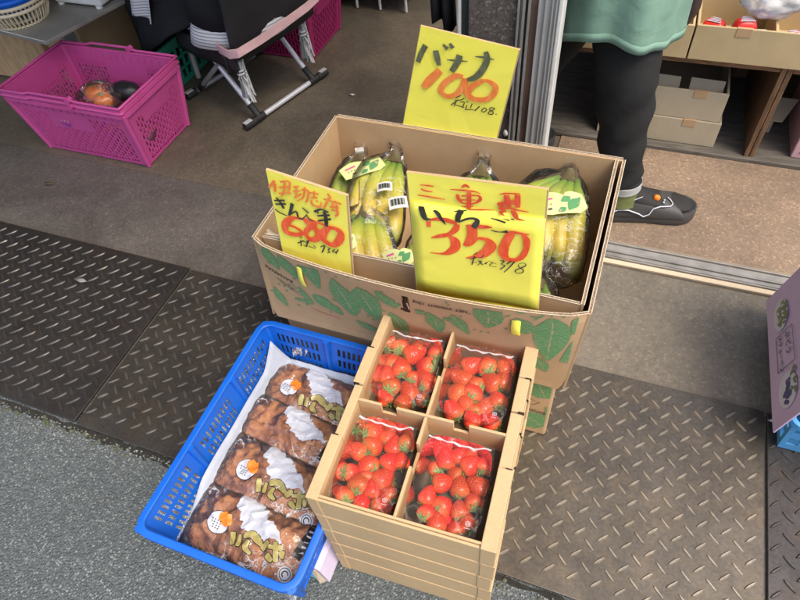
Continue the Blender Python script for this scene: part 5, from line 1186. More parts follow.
rt = root('glass_door', 'sliding door edge with thin white post left of the speckled column', 'door', (-.33, 1.16, 0))
g = G(); g.bb(-.3345, -.3205, 1.135, 1.18, 0, 2.2); g.build('door_edge', simple('dark_green_paint', (.03, .04, .035), None, 20, .5), rt)
g = G(); g.tube([(-.341, 1.14, 0), (-.341, 1.14, 2.2)], .0052, 10); g.build('white_post', 'white', rt, smooth=60)
# black cloth hanging beside the post
g = G()
def drape(u, v):
    x = lerp(-.40, -.346, u); z = lerp(2.0, .515, v)+.012*math.sin(u*7)
    return V(x-.01*math.sin(v*9), 1.16+.01*math.sin(u*14+v*3), z)
g.grid(drape, 20, 30); tag(g.build('black_cloth', 'cloth_black', smooth=80, solid=.003), 'black cloth hanging beside the thin white door post', 'cloth')

# the shop building: walls and ceiling of the rooms behind the camera's view
rt = root('shop_building', 'plain plastered shop walls and ceiling enclosing the dark room at the left', 'building', (-2, 2.6, 0))
g = G(); g.bb(-6, 4, 4.2, 4.3, -.004, 2.6); g.build('back_wall', 'plaster', rt)
g = G(); g.bb(-6, -.19, 1.24, 4.2, 2.3, 2.4); g.build('ceiling', 'plaster', rt)
g = G(); g.bb(-.29, -.24, 1.55, 4.19, 1.2, 2.3); g.build('partition_wall', 'plaster', rt)
g = G(); g.bb(-6, -5.9, 1.25, 4.2, -.004, 2.3); g.build('side_wall', 'plaster', rt)
g = G(); g.bb(-6, -.19, 1.10, 1.235, 2.3, 2.6); g.build('lintel', 'plaster', rt)

rt = root('awning', 'flat canvas awning over the left half of the shop front', 'awning', (-2.5, .8, 2.3))  # out-of-view cover added to shade the left plates and floor
g = G(); g.bb(-6, .05, .25, 1.24, 2.32, 2.34); g.build('canvas', 'plaster', rt)
g = G(); g.bb(-6, .05, .23, .25, 2.2, 2.34); g.build('valance', 'plaster', rt)

# ============================================================ SHELF with cartons
rt = root('display_shelf', 'old brown wooden display shelf behind the person, cartons above and below', 'shelf', (.6, 1.75, 0))
g = G(); g.bb(-.4+.12, .345, 1.578, 2.05, .262, .2805); g.build('shelf_board', 'old_wood_h', rt, bevel=.002)
g = G(); g.bb(.372, 1.6, 1.578, 2.05, .262, .2805); g.build('shelf_board', 'old_wood_h', rt, bevel=.002)
g = G(); g.bb(.3455, .3575, 1.575, 2.05, .012, .281); g.build('upright', 'old_wood', rt, bevel=.0015)
g = G(); g.bb(.3595, .3715, 1.577, 2.05, .012, .281); g.build('upright', 'old_wood', rt, bevel=.0015)
g = G(); g.bb(-.28, 1.6, 1.565, 2.05, .0, .012); g.build('base_board', 'grey_wood', rt, bevel=.002)
g = G(); g.bb(-.28, 1.6, 2.03, 2.05, .012, .262); g.build('back_board', 'old_wood_h', rt)
g = G(); g.bb(.30, .345, 1.98, 2.03, .012, .262); g.build('rear_batten', 'old_wood', rt)
def open_crate(name, label, cat, x0, x1, y0, y1, z0, z1, mat, group, fill=None, tape=True, flaps=False, floor=True, tx=None):
    rt = root(name, label, cat, ((x0+x1)/2, (y0+y1)/2, z0), group); t = .006
    g = G(); g.bb(x0, x1, y0, y0+t, z0, z1); g.build('front_panel', mat, rt, bevel=.0012)
    g = G(); g.bb(x0, x1, y1-t, y1, z0, z1); g.build('back_panel', mat, rt, bevel=.0012)
    g = G(); g.bb(x0, x0+t, y0+t, y1-t, z0, z1-.001); g.build('side_panel', mat, rt, bevel=.0012)
    g = G(); g.bb(x1-t, x1, y0+t, y1-t, z0, z1-.001); g.build('side_panel', mat, rt, bevel=.0012)
    g = G(); g.bb(x0+t, x1-t, y0+t, y1-t, z0, z0+.004); g.build('floor_panel', mat, rt)
    if tape:
        xm = tx if tx else (x0+x1)/2
        g = G(); g.bb(xm-.017, xm+.017, y0-.0012, y0+t+.001, z1-.02, z1+.0012); g.build('tape', 'card', rt, bevel=.0005)
    if flaps:
        g = G(); zc = z1+.03
        a = x0+.012; b_ = x1-.012; m = lerp(a, b_, .62)
        for (p, q_) in ((a, lerp(a, b_, .35)), (lerp(a, b_, .37), m-.0), (m+.025, b_)):
            g.quadprism([(p, y0+.02, z1-.04), (q_, y0+.02, z1-.04), (q_, y0+.055, z1+.004), (p, y0+.055, z1+.006)], .004)
        g.build('inner_flap', mat, rt, bevel=.001)
    return rt
open_crate('produce_box', 'upper of the two grey-brown cardboard boxes stacked on the lower shelf', 'cardboard box', -.06, .258, 1.598, 1.93, .0905, .176, 'card_grey', 'cardboard boxes on the lower shelf', flaps=True, tx=.19)
open_crate('produce_box', 'bottom one of the two cardboard boxes stacked on the lower shelf', 'cardboard box', -.055, .266, 1.594, 1.925, .013, .0895, 'card_grey', 'cardboard boxes on the lower shelf', tx=.185)
c1 = open_crate('produce_crate', 'wide shallow cardboard crate with red packages on top of the shelf', 'cardboard crate', .126, .46, 1.562, 1.95, .2815, .368, 'card_crate', 'cardboard crates on the shelf top', tx=.232)
g = G(); g.bb(.135, .452, 1.745, 1.751, .286, .362); g.build('divider', 'card_crate', c1)
g = G(); g.bb(.300, .306, 1.569, 1.943, .286, .362); g.build('divider', 'card_crate', c1)
c2 = open_crate('produce_crate', 'cardboard crate at the shelf top left, beside the green tunic', 'cardboard crate', -.21, .122, 1.562, 1.95, .2815, .366, 'card_crate', 'cardboard crates on the shelf top', tx=-.04)
c3 = open_crate('produce_crate', 'cardboard crate on the shelf top at the far right corner', 'cardboard crate', .464, .80, 1.564, 1.95, .2815, .366, 'card_crate', 'cardboard crates on the shelf top', tx=.5)
q = random.Random(6)
def redpack(x, y, z, w, d_, h, rz, lb):
    rt = root('red_package', lb, 'food package', (x, y, z), 'red food packages in the crates')
    M3 = Matrix.Rotation(rz, 3, 'Z')
    g = G(); g.sphere((x, y, z+h/2), (w/2, d_/2, h/2), 18, 10, lambda p: V(math.copysign(abs(p.x)**.5, p.x), math.copysign(abs(p.y)**.5, p.y), math.copysign(abs(p.z)**.7, p.z)), 0, M3)
    g.build('wrapper', 'red_pack', rt, smooth=60)
    g = G(); 
    for k in range(4): g.box(V(x, y, z+h+.0008)+M3 @ V(0, d_*(-.3+k*.17), 0), (w*(.6-.08*k), .003, .0008), rz)
    g.build('white_print', 'white_print', rt)
    g = G(); g.box(V(x, y, z+h*.5)+M3 @ V(w*.55, 0, 0), (.014, d_*.7, .004), rz); g.build('tag', 'white_print', rt)
for i, (x, y, rz, lb) in enumerate(((.235, 1.612, .2, 'red package just behind the tape of the wide crate'), (.17, 1.64, -.3, 'red package in the front left cell of the wide crate'), (.275, 1.60, .1, 'red package beside the divider of the wide crate'),
        (.345, 1.61, .5, 'red package at the left of the right cell in the wide crate'), (.405, 1.625, -.15, 'red package with white stripes in the right cell'), (.2, 1.80, .2, 'red package in the back left cell of the wide crate'), (.37, 1.80, -.1, 'red package in the back right cell of the wide crate'))):
    redpack(x, y, .287, .055, .04, .082 if i in (0, 4) else .06, rz, lb)
# translucent bag resting on the wide crate
g = G(); g.sphere((.285, 1.655, .405), (.075, .05, .045), 40, 24, lambda p: p*(1+.22*noise.noise(p*2.2)+.07*noise.noise(p*7)))
tag(g.build('plastic_bag', 'film_white', smooth=80), 'puffed translucent white plastic bag lying on the crate dividers', 'plastic bag')
g = G(); g.sphere((.09, 1.50, .455), (.026, .035, .062), 20, 16, lambda p: V(p.x, p.y, p.z)*(1+.12*noise.noise(p*2.4)))
g.tube([(.09, 1.49, .5), (.10, 1.47, .60), (.09, 1.46, .70), (.085, 1.49, .60), (.09, 1.51, .5)], .004, 8)
tag(g.build('dark_handbag', simple('dark_brown_leather', (.035, .022, .02), None, 40, .4), smooth=60), 'dark brown bag hanging at the right side of the green tunic', 'bag')
# pink box at right under the shelf
rt = root('pink_box', 'pale pink box with a cream label on the floor under the right shelf', 'box', (.56, 1.7, 0))
g = G(); g.bb(.462, .70, 1.6, 1.85, .0125, .16); o = g.build('box_body', 'pink_card', rt, bevel=.003)
g = G(); g.bb(.478, .56, 1.5985, 1.6, .10, .135); g.build('label', 'edge_pale', o)
g = G(); g.bb(.478, .70, 1.5985, 1.6, .03, .032); g.build('printed_line', 'ink_k', o)
g = G(); g.bb(.385, .41, 1.70, 1.86, .0125, .05); g.quadprism([(.385, 1.70, .05), (.43, 1.70, .05), (.46, 1.76, .09), (.40, 1.76, .09)], .004)
tag(g.build('folded_cardboard', 'card_grey', bevel=.002), 'folded bit of cardboard in the gap left of the pink box', 'cardboard')

# ============================================================ PINK SHOPPING BASKETS
def pink_basket(name, label, x0, x1, y0, y1, zb, zt, ins, mat, rz=0, group='stacked pink shopping baskets', panel=True, detail=True):
    cx, cy = (x0+x1)/2, (y0+y1)/2
    rt = root(name, label, 'shopping basket', (cx, cy, zb), group)
    def pat(i, L):
        n = int(L/.0158)
        us = [0]; 
        m = .03/L
        for k in range(n):
            us += [m+(1-2*m)*(k+.22)/n, m+(1-2*m)*(k+.78)/n]
        us.append(1)
        rows = 6; vs = [0, .05]; pt = (.3, .2, .3, .2)
        v0, v1 = .05, .80
        for r_ in range(rows):
            for w in pt: vs.append(vs[-1]+w*(v1-v0)/rows)
        vs += [.86, .93, 1]
        def sk(a, b_):
            if a % 2 == 0 or a == 0 or a >= len(us)-2: return False
            if b_ == len(vs)-3: return (a//2) % 2 == 0 and i in (0, 2)   # row of small holes under the rim
            if b_ < 1 or b_ >= 1+rows*4: return False
            u = us[a]; v = vs[b_]
            if i in (0, 2) and panel and .28 < u < .66 and v > .5: return False
            if i in (1, 3) and .25 < u < .75 and v > .62: return False
            ph = (b_-1) % 4
            return ph != 3 if (a//2) % 2 == 0 else ph != 1
        return us, vs, sk
    basket_walls(rt, x0, x1, y0, y1, zb, zt, ins, .02, mat, pat, .0018)
    cor = ((x0, y0), (x1, y0), (x1, y1), (x0, y1))
    for i, (x, y) in enumerate(cor):
        sx = 1 if x == x0 else -1; sy = 1 if y == y0 else -1
        g = G(); g.tube([(x+sx*(ins+.001), y+sy*(ins+.001), zb), (x+sx*.002, y+sy*.002, zt-.004)], [.007, .008], 10); g.build('corner_post', mat, rt, smooth=60)
    g = G(); rim_band(g, rim_path(x0, x1, y0, y1, zt, .016), .003, .007, .012)
    g.build('rim', mat, rt, smooth=45)
    for s_ in (0, 1):   # folded handles lying on the rim, stepped in the middle
        yy = y0-.006 if s_ == 0 else y1+.006; sg = -1 if s_ == 0 else 1
        xs = [x0+.004, x0+.10, x0+.125, cx+.045, cx+.07, x1-.004]
        zs = [zt+.005, zt+.006, zt+.013, zt+.013, zt+.006, zt+.006]
        pts = [(x0-.002, cy, zt+.006), (x0-.002, yy, zt+.006)]+[(x, yy, z) for x, z in zip(xs, zs)]+[(x1+.002, yy, zt+.006), (x1+.002, cy, zt+.006)]
        pts = [(p[0], p[1]+(.004*sg if False else 0), p[2]) for p in pts]
        g = G(); g.tube(pts, .0042, 8); g.build('handle', mat, rt, smooth=50)
        g = G(); g.tube([(cx+.05, yy-.008*sg, zt+.010), (cx+.05, yy+.009*sg, zt+.010)], .009, 10); g.build('handle_hinge', mat, rt, smooth=50)
    g = G(); g.bb(x0+ins, x1-ins, y0+ins, y1-ins, zb, zb+.003); g.build('basket_floor', mat, rt)
    g = G(); g.ribbon([(cx-.07, .0, .001), (cx-.07, .0, .001)], lambda a, b_, o: V(a, y0, zt)) if False else None
    return rt
px0, px1, py0, py1 = -1.752, -1.308, 1.082, 1.358
for (lb, dz) in (('lower of the two nested pink shopping baskets standing on the dark floor', 0), ('upper of the two nested pink shopping baskets, holding bags of persimmons', .017)):
    rt = pink_basket('shopping_basket', lb, px0, px1, py0, py1, .0+dz, .203+dz, .026, 'pink')
    if dz == 0:
        g = G(); g.box((-1.50, py0+.006, .128), (.05, .001, .004)); 
        sf = lambda a, b_, off: V(a, py0-.0035+.026*(1-(b_)/.203)-off, b_)
        g = G()
        for k in range(3): g.ribbon([(-1.575+.012*k, .137, .003), (-1.572+.012*k, .143, .004)], sf, 1, 2)
        g.build('white_mark', 'white_print', rt, weld=False)
        g = G(); g.ribbon([(-1.585, .133, .002), (-1.565, .122, .006), (-1.545, .131, .002)], sf, 2, 4)
        g.build('purple_mark', simple('violet_ink', (.25, .05, .4), None, 30, .5), rt, weld=False)
# persimmons in clear bags
q = random.Random(13)
def persimmon_bag(pos, rads, label, tray=True):
    c = sum((V(*p) for p in pos), V(0, 0, 0))/len(pos)
    rt = root('persimmon_bag', label, 'fruit bag', (c.x, c.y, c.z-.04), 'bags of persimmons in the pink basket')
    for p, r_ in zip(pos, rads):
        g = G(); g.sphere(p, (r_, r_, r_*.86), 24, 16, lambda p_: p_*(1-.12*max(0, p_.z)**6+.03*math.cos(4*math.atan2(p_.y, p_.x))*(1-abs(p_.z))))
        o = g.build('persimmon', 'persimmon', rt, smooth=80)
        g = G(); g.tube([(p[0], p[1], p[2]+r_*.72), (p[0], p[1], p[2]+r_*.82)], [.012, .004], 5); g.build('calyx', 'calyx', o, smooth=40)
    g = G(); g.sphere(c+V(0, 0, .0), (.075, .06, .044), 30, 18, lambda p_: p_*(1+.12*noise.noise(p_*2.6)+.05*noise.noise(p_*8)))
    g.build('film', 'film_bag', rt, smooth=80)
persimmon_bag([(-1.545, 1.225, .152), (-1.50, 1.20, .147)], [.035, .03], 'bag with two orange persimmons showing on top in the pink basket')
persimmon_bag([(-1.40, 1.14, .06), (-1.37, 1.21, .065), (-1.44, 1.15, .09), (-1.38, 1.17, .11)], [.032, .031, .03, .03], 'bag of persimmons seen through the slots at the right of the pink basket')
g = G(); g.sphere((-1.46, 1.26, .150), (.052, .036, .030), 24, 14, lambda p_: p_*(1+.1*noise.noise(p_*2)))
tag(g.build('black_tray', 'leather', smooth=80), 'shiny black wrapped bundle behind the persimmons in the pink basket', 'package')
# pile of pink baskets by the far wall, their shade put into the colour
for k in range(4):
    pink_basket('shopping_basket', ['bottom basket of the darker pink pile behind the folding chair', 'second basket from the bottom of the dark pink pile behind the chair', 'third basket from the bottom of the dark pink pile behind the chair', 'top basket of the dark pink pile behind the folding chair'][k],
                -1.50, -1.07, 1.775, 2.06, .0+k*.065, .205+k*.065, .024, 'pink_dark', group='pile of dark pink shopping baskets')

# ============================================================ TABLE, COLANDER, CRATES (top left)
rt = root('low_table', 'low grey metal-topped table at the left with a colander on it', 'table', (-1.9, 1.5, 0))
g = G(); pts_ = [(-2.6, 1.36, .3), (-1.659, 1.236, .3), (-1.56, 1.60, .3), (-1.52, 1.95, .3), (-2.6, 2.1, .3)]
g.quadprism([(p[0], p[1], .3) for p in pts_], -.012); g.build('table_top', 'steel', rt, bevel=.002)
g = G(); g.ribbon([(-2.6, 1.36, .004), (-1.659, 1.236, .004)], lambda a, b_, o: V(a, b_, .3008), 1, 1); g.build('worn_edge', 'white', rt, weld=False)
for x, y in ((-2.3, 1.6), (-1.64, 1.75), (-1.9, 1.95)):
    g = G(); g.tube([(x, y, 0), (x, y, .289)], .012, 10); g.build('leg', 'tube', rt, smooth=60)
rt = root('wooden_crate', 'pale wooden crate on the floor under the low grey table', 'crate', (-2.1, 1.6, 0))
g = G(); g.bb(-2.5, -1.95, 1.43, 1.75, 0, .27); g.build('crate_box', 'crate_wood', rt, bevel=.003)
g = G(); g.bb(-1.945, -1.77, 1.45, 1.7, 0, .268); g.build('cardboard_lining', 'card', rt, bevel=.003)
# clear bag hanging at the table corner
g = G()
def hang(u, v):
    w = lerp(.02, .15, v**.8); z = lerp(.286, .06, v)
    return V(-1.74-.10*v+(u-.5)*w, 1.40+.03*v+.018*math.sin(u*22+v*4)*(.3+v)+.01*noise.noise(V(u*6, v*5, 1)), z)
g.grid(hang, 50, 24); tag(g.build('plastic_bag', 'film_crisp', smooth=60), 'crumpled clear plastic bag hanging from the table corner behind the basket', 'plastic bag')
# colanders
def colander(cx, cy, z, r, h, mat, label, group):
    rt = root('colander', label, 'colander', (cx, cy, z), group)
    g = G(); n = 44
    for k in range(n):
        a = 2*PI*k/n; ca_, sa_ = math.cos(a), math.sin(a)
        g.tube([(cx+ca_*r*.80, cy+sa_*r*.80, z), (cx+ca_*r*.93, cy+sa_*r*.93, z+h*.5), (cx+ca_*r, cy+sa_*r, z+h)], .0028, 5)
    g.build('ribs', mat, rt, smooth=50)
    g = G()
    for rr, zz_, t in ((r, z+h, .0055), (r*.80, z+.004, .004)):
        g.tube([(cx+rr*math.cos(2*PI*i/48), cy+rr*math.sin(2*PI*i/48), zz_) for i in range(49)], t, 8, 0, False)
    g.build('rim', mat, rt, smooth=60)
    g = G(); g.tube([(cx, cy, z+.001), (cx, cy, z+.004)], r*.8, 36); g.build('base', mat, rt)
    return rt
colander(-1.845, 1.345, .3005, .098, .05, 'cream', 'lower cream plastic colander standing on the grey table', 'stacked cream colanders')
colander(-1.846, 1.347, .314, .094, .05, 'cream', 'middle cream colander nested in the one on the table', 'stacked cream colanders')
rt = root('blue_bowl', 'blue plastic sieve nested on top of the cream colanders', 'bowl', (-1.85, 1.35, .33))
g = G()
g.loft([[(-1.85+rr*math.cos(2*PI*i/36), 1.35+rr*math.sin(2*PI*i/36), zz_) for i in range(36)] for rr, zz_ in ((.06, .33), (.08, .35), (.088, .376), (.092, .376), (.086, .382), (.078, .352), (.058, .333))])
g.build('bowl', 'blue', rt, smooth=50)
rt = root('kitchen_scale', 'white counter scale at the back of the grey table', 'scale', (-1.68, 1.53, .3))
g = G(); g.bb(-1.80, -1.61, 1.45, 1.68, .308, .345); g.build('body', 'white', rt, bevel=.006)
g = G(); g.bb(-1.815, -1.60, 1.46, 1.70, .347, .353); g.build('pan', 'white', rt, bevel=.002)
for x, y in ((-1.785, 1.46), (-1.63, 1.46), (-1.785, 1.66), (-1.63, 1.66)):
    g = G(); g.tube([(x, y, .300), (x, y, .308)], .011, 12); g.build('foot', 'white', rt, smooth=50)
# teal crate
rt = root('plastic_crate', 'green plastic mesh crate on the floor behind the pink baskets', 'crate', (-1.62, 1.6, 0))
def patg(i, L):
    n = 9; us = [0]; holes = set()
    for k in range(n):
        us += [(k+.2)/n, (k+.8)/n]; holes.add(len(us)-2)
    us.append(1); return us, [0, .12, .3, .36, .54, .6, .78, 1], (lambda a, b_: a in holes and b_ in (1, 3, 5))
basket_walls(rt, -1.86, -1.47, 1.44, 1.74, .0, .17, .015, .02, 'teal', patg, .003)
g = G(); rim_band(g, rim_path(-1.86, -1.47, 1.44, 1.74, .17, .012), .004, .006, .014); g.build('rim', 'teal', rt, smooth=45)
g = G(); g.bb(-1.845, -1.485, 1.455, 1.725, 0, .004); g.build('crate_floor', 'teal', rt)

# far room: low rack with pink and red goods
rt = root('goods_rack', 'low rack on thin chrome legs at the back of the dark room', 'rack', (-1.1, 2.3, 0))
g = G(); g.bb(-1.36, -.86, 2.2, 2.6, .06, .075); g.build('rack_shelf', 'tube', rt)
for x in (-1.34, -1.09, -.99, -.88):
    g = G(); g.tube([(x, 2.21, 0), (x, 2.21, .3)], .006, 8); g.build('leg', 'chrome', rt, smooth=50)
def lump(name, label, c, r, mat, seed, cat='bag'):
    g = G(); g.sphere(c, r, 26, 16, lambda p: p*(1+.18*noise.noise(p*2+V(seed, 0, 0))+.05*noise.noise(p*8)))
    return tag(g.build(name, mat, smooth=80), label, cat, 'bagged goods on the far rack')
lump('goods_bag', 'pinkish red bag at the left end of the far rack', (-1.22, 2.27, .10), (.075, .06, .03), 'red_pack', 1)
lump('goods_bag', 'grey-white bag in the middle of the far rack', (-1.12, 2.28, .10), (.06, .06, .032), 'white', 2)
lump('goods_bag', 'pale bag at the right end of the far rack', (-.96, 2.30, .105), (.07, .06, .035), 'film_white', 3)

# ============================================================ FOLDING CHAIR
rt = root('folding_chair', 'black folding camp chair with silver legs and a pink strap round the back', 'chair', (-1.2, 1.55, 0))
Rn, Rf = V(-1.122, 1.353, .012), V(-1.004, 1.715, .012)
dB = (Rf-Rn).normalized(); dF = V(-dB.y, dB.x, 0)
Fn, Ff = Rn+dF*.315+dB*.012, Rf+dF*.315+dB*.012
def bar(name, a, b_, r_, mat, n=12): 
    g = G(); g.tube([a, b_], r_, n); return g.build(name, mat, rt, smooth=60)
bar('foot_bar', Rn+dB*.02, Rf-dB*.02, .0085, 'chrome'); bar('foot_bar', Fn+dB*.02, Ff-dB*.02, .0085, 'tube')
for p in (Rn, Rf, Fn, Ff):
    s_ = 1 if p in (Rn, Fn) else -1
    g = G(); g.tube([p-dB*.004*s_, p+dB*.04*s_], .0125, 12); g.build('rubber_foot', 'rubber', rt, smooth=50)
    g = G(); g.box(p+dB*.012*s_+V(0, 0, .0122), (.016, .03, .003), math.atan2(dB.y, dB.x)-PI/2); g.build('foot_cap', 'chrome', rt, bevel=.001)
ZS = .25
legs = []
for p, s_ in ((Rn+dB*.062, 1), (Rf-dB*.062, -1)):
    top = p+dF*.235+V(0, 0, ZS-.01)
    bar('leg', p, top, .0085, 'chrome')
    g = G(); g.tube([p, p+(top-p).normalized()*.05], .011, 12); g.build('leg_socket', 'rubber', rt, smooth=50)
    bar('tee_joint', p-dB*.02, p+dB*.02, .0115, 'rubber')
for p, q_ in ((Fn+dB*.055, Rn+dB*.055), (Ff-dB*.055, Rf-dB*.055)):
    up_ = q_+dF*.0+V(0, 0, .26)
    bar('rear_leg', p, up_, .008, 'tube')
    g = G(); g.tube([p, p+(up_-p).normalized()*.05], .011, 12); g.build('leg_socket', 'rubber', rt, smooth=50)
    lo = q_+V(0, 0, .07)+dF*.035
    bar('back_post', lo, q_+V(0, 0, .56)-dF*.05, .0085, 'tube')
    bar('front_post', p+dF*-.02+V(0, 0, .05), p+dF*-.035+V(0, 0, ZS), .0085, 'tube')
    g = G(); g.sphere(up_+V(.012, -.006, -.03), .012, 10, 8); g.build('knob', 'tube', rt, smooth=60)
    # tied pale cord bundles
    g = G(); q = random.Random(3)
    c0 = q_+V(-.0, -.012, .15)
    for k in range(22):
        g.tube([c0+V(q.uniform(-.012, .012), q.uniform(-.01, .01), .06-k*.002), c0+V(q.uniform(-.014, .014), q.uniform(-.012, .012), 0), c0+V(q.uniform(-.012, .02), q.uniform(-.012, .012), -.05-q.uniform(0, .03))], .0026, 5)
    for k in range(2):
        zc = .02-k*.011
        g.tube([c0+V(.013*math.cos(a), .013*math.sin(a), zc+.002*a) for a in [i*.6 for i in range(11)]], .003, 5)
    for k in (-1, 1): g.tube([c0+V(.006*k, 0, .03), c0+dB*.02+V(.01*k, .0, .10), c0+dB*.05+V(.006*k, 0, .15)], .003, 5)
    g.build('cord_bundle', 'cord', rt, smooth=60)
def cpt(s_, f_, z): return Rn+dB*s_+dF*f_+V(0, 0, z-.012)
g = G(); g.grid(lambda u, v: cpt(lerp(.03, .35, u), lerp(.0, .27, v), ZS+.0-.018*math.sin(PI*u)*math.sin(PI*v)+.004*math.sin(v*9)), 16, 16)
g.build('seat', 'leather', rt, smooth=80, solid=.012)
g = G(); g.grid(lambda u, v: cpt(.028-.004*math.sin(u*12)*v, lerp(-.01, .28, u), lerp(ZS+.004, ZS-.062, v)), 20, 4); g.build('seat_side', 'leather', rt, smooth=80, solid=.006)
g = G(); g.grid(lambda u, v: cpt(lerp(.02, .36, u), -.02-.035*v-.02*math.sin(PI*u), lerp(ZS-.02, .56, v)), 16, 10)
g.build('backrest', 'leather', rt, smooth=80, solid=.012)
g = G(); g.grid(lambda u, v: cpt(lerp(.02, .36, u), .03+.0*v, lerp(ZS-.075, ZS-.005, v)+.03*u*(1-v)), 16, 4)
g.build('seat_apron', 'leather', rt, smooth=80, solid=.006)
path = [cpt(.04, .06, ZS+.03), cpt(.012, .03, ZS+.015), cpt(.008, -.02, ZS+.012), cpt(.02, -.05, ZS+.018), cpt(.10, -.06, ZS+.024), cpt(.2, -.062, ZS+.03), cpt(.3, -.06, ZS+.036), cpt(.36, -.05, ZS+.04), cpt(.37, .0, ZS+.05)]
g = G(); g.loft([[p+V(0, 0, h_)+(p-cpt(.19, .1, ZS)).normalized()*o_ for h_, o_ in ((-.013, 0), (.013, 0), (.013, .004), (-.013, .004))] for p in path]); g.build('pink_strap', 'pink_cloth', rt, smooth=50)

# ============================================================ PEOPLE
def skin_body(name, joints, edges, radii, mat, parent=None, sub=2, rootv=0):
    me = bpy.data.meshes.new(name); me.from_pydata([V(*j) for j in joints], edges, [])
    o = bpy.data.objects.new(name, me); S.collection.objects.link(o)
    m = o.modifiers.new('skin', 'SKIN'); m.use_smooth_shade = True
    for i, r_ in enumerate(radii):
        sv = me.skin_vertices[0].data[i]; sv.radius = r_ if isinstance(r_, tuple) else (r_, r_); sv.use_root = (i == rootv)
    s_ = o.modifiers.new('sub', 'SUBSURF'); s_.levels = sub; s_.render_levels = sub
    dg = bpy.context.evaluated_depsgraph_get(); ev = o.evaluated_get(dg); nm = bpy.data.meshes.new_from_object(ev)
    bpy.data.objects.remove(o)
    nm.materials.clear(); nm.materials.append(M[mat]); nm.shade_smooth()
    o2 = bpy.data.objects.new(name, nm); S.collection.objects.link(o2)
    if parent:
        for v in nm.vertices: v.co = v.co-V(*parent.location)
        o2.parent = parent
    return o2
def limb(g, pts, rads, n=18, fold=0, seed=0, mi=0, squash=None):
    """smooth tapered tube with cloth folds"""
    P_ = [V(*p) for p in pts]; out = []; rr = []
    k = len(P_); sub = 8
    for i in range(k-1):
        p0, p1, p2, p3 = P_[max(i-1, 0)], P_[i], P_[i+1], P_[min(i+2, k-1)]
        for q_ in range(sub):
            t = q_/sub; out.append(.5*((2*p1)+(-p0+p2)*t+(2*p0-5*p1+4*p2-p3)*t*t+(-p0+3*p1-3*p2+p3)*t**3)); rr.append(lerp(rads[i], rads[i+1], t*t*(3-2*t)))
    out.append(P_[-1]); rr.append(rads[-1])
    b0 = len(g.v); g.tube(out, rr, n)
    if fold:
        for i, p in enumerate(out):
            for j in range(n):
                idx = b0+i*n+j; v = V(*g.v[idx]); d_ = (v-p); L = d_.length or 1
                f_ = fold*(noise.noise(V(j/n*5, i*.33, seed))*1.0+.6*math.sin(i*.9+3*math.sin(2*PI*j/n)))
                g.v[idx] = tuple(v+d_/L*f_)
def human(rt, pelvis, chest, neck, head, legs_, arms):
    """joints: legs_ = [(hip, knee, ankle, toe)], arms = [(shoulder, elbow, wrist)]"""
    J = [pelvis, tuple(lerp(a, b_, .5) for a, b_ in zip(pelvis, chest)), chest, neck, tuple(lerp(a, b_, .3) for a, b_ in zip(neck, head))]
    E_ = [(0, 1), (1, 2), (2, 3), (3, 4)]; Rr = [(.12, .10), (.115, .085), (.13, .09), .05, .045]
    def add(p, frm, r_): J.append(tuple(p)); E_.append((frm, len(J)-1)); Rr.append(r_); return len(J)-1
    for hip, knee, ankle, toe in legs_:
        a = add(hip, 0, .06); b_ = add([lerp(x, y, .5) for x, y in zip(hip, knee)], a, .05); b_ = add(knee, b_, .04); c = add([lerp(x, y, .3) for x, y in zip(knee, ankle)], b_, .036)
        c = add(ankle, c, .022); d_ = add([lerp(x, y, .45)-(.02 if i_ == 2 else 0) for i_, (x, y) in enumerate(zip(ankle, toe))], c, (.016, .012)); add([lerp(x, y, .75)-(.004 if i_ == 2 else 0) for i_, (x, y) in enumerate(zip(ankle, toe))], d_, (.016, .008))
    for sh, el, wr in arms:
        a = add(sh, 2, .05); b_ = add(el, a, .037); c = add(wr, b_, .025)
        dv = (V(*wr)-V(*el)).normalized(); palm = V(*wr)+dv*.05; d_ = add(palm, c, (.03, .014))
        sd_ = dv.cross(V(0, 1, .2)).normalized()
        for k, (o_, L) in enumerate(((-.022, .055), (-.008, .065), (.007, .062), (.021, .05))):
            f1 = add(palm+sd_*o_+dv*.02, d_, .0085); f2 = add(palm+sd_*o_+dv*L+V(0, 0, -.008), f1, .007)
        t1 = add(V(*wr)+dv*.02-sd_*.03, c, .0095); add(V(*wr)+dv*.055-sd_*.045, t1, .0075)
    o = skin_body('body', J, E_, Rr, 'skin', rt)
    return o
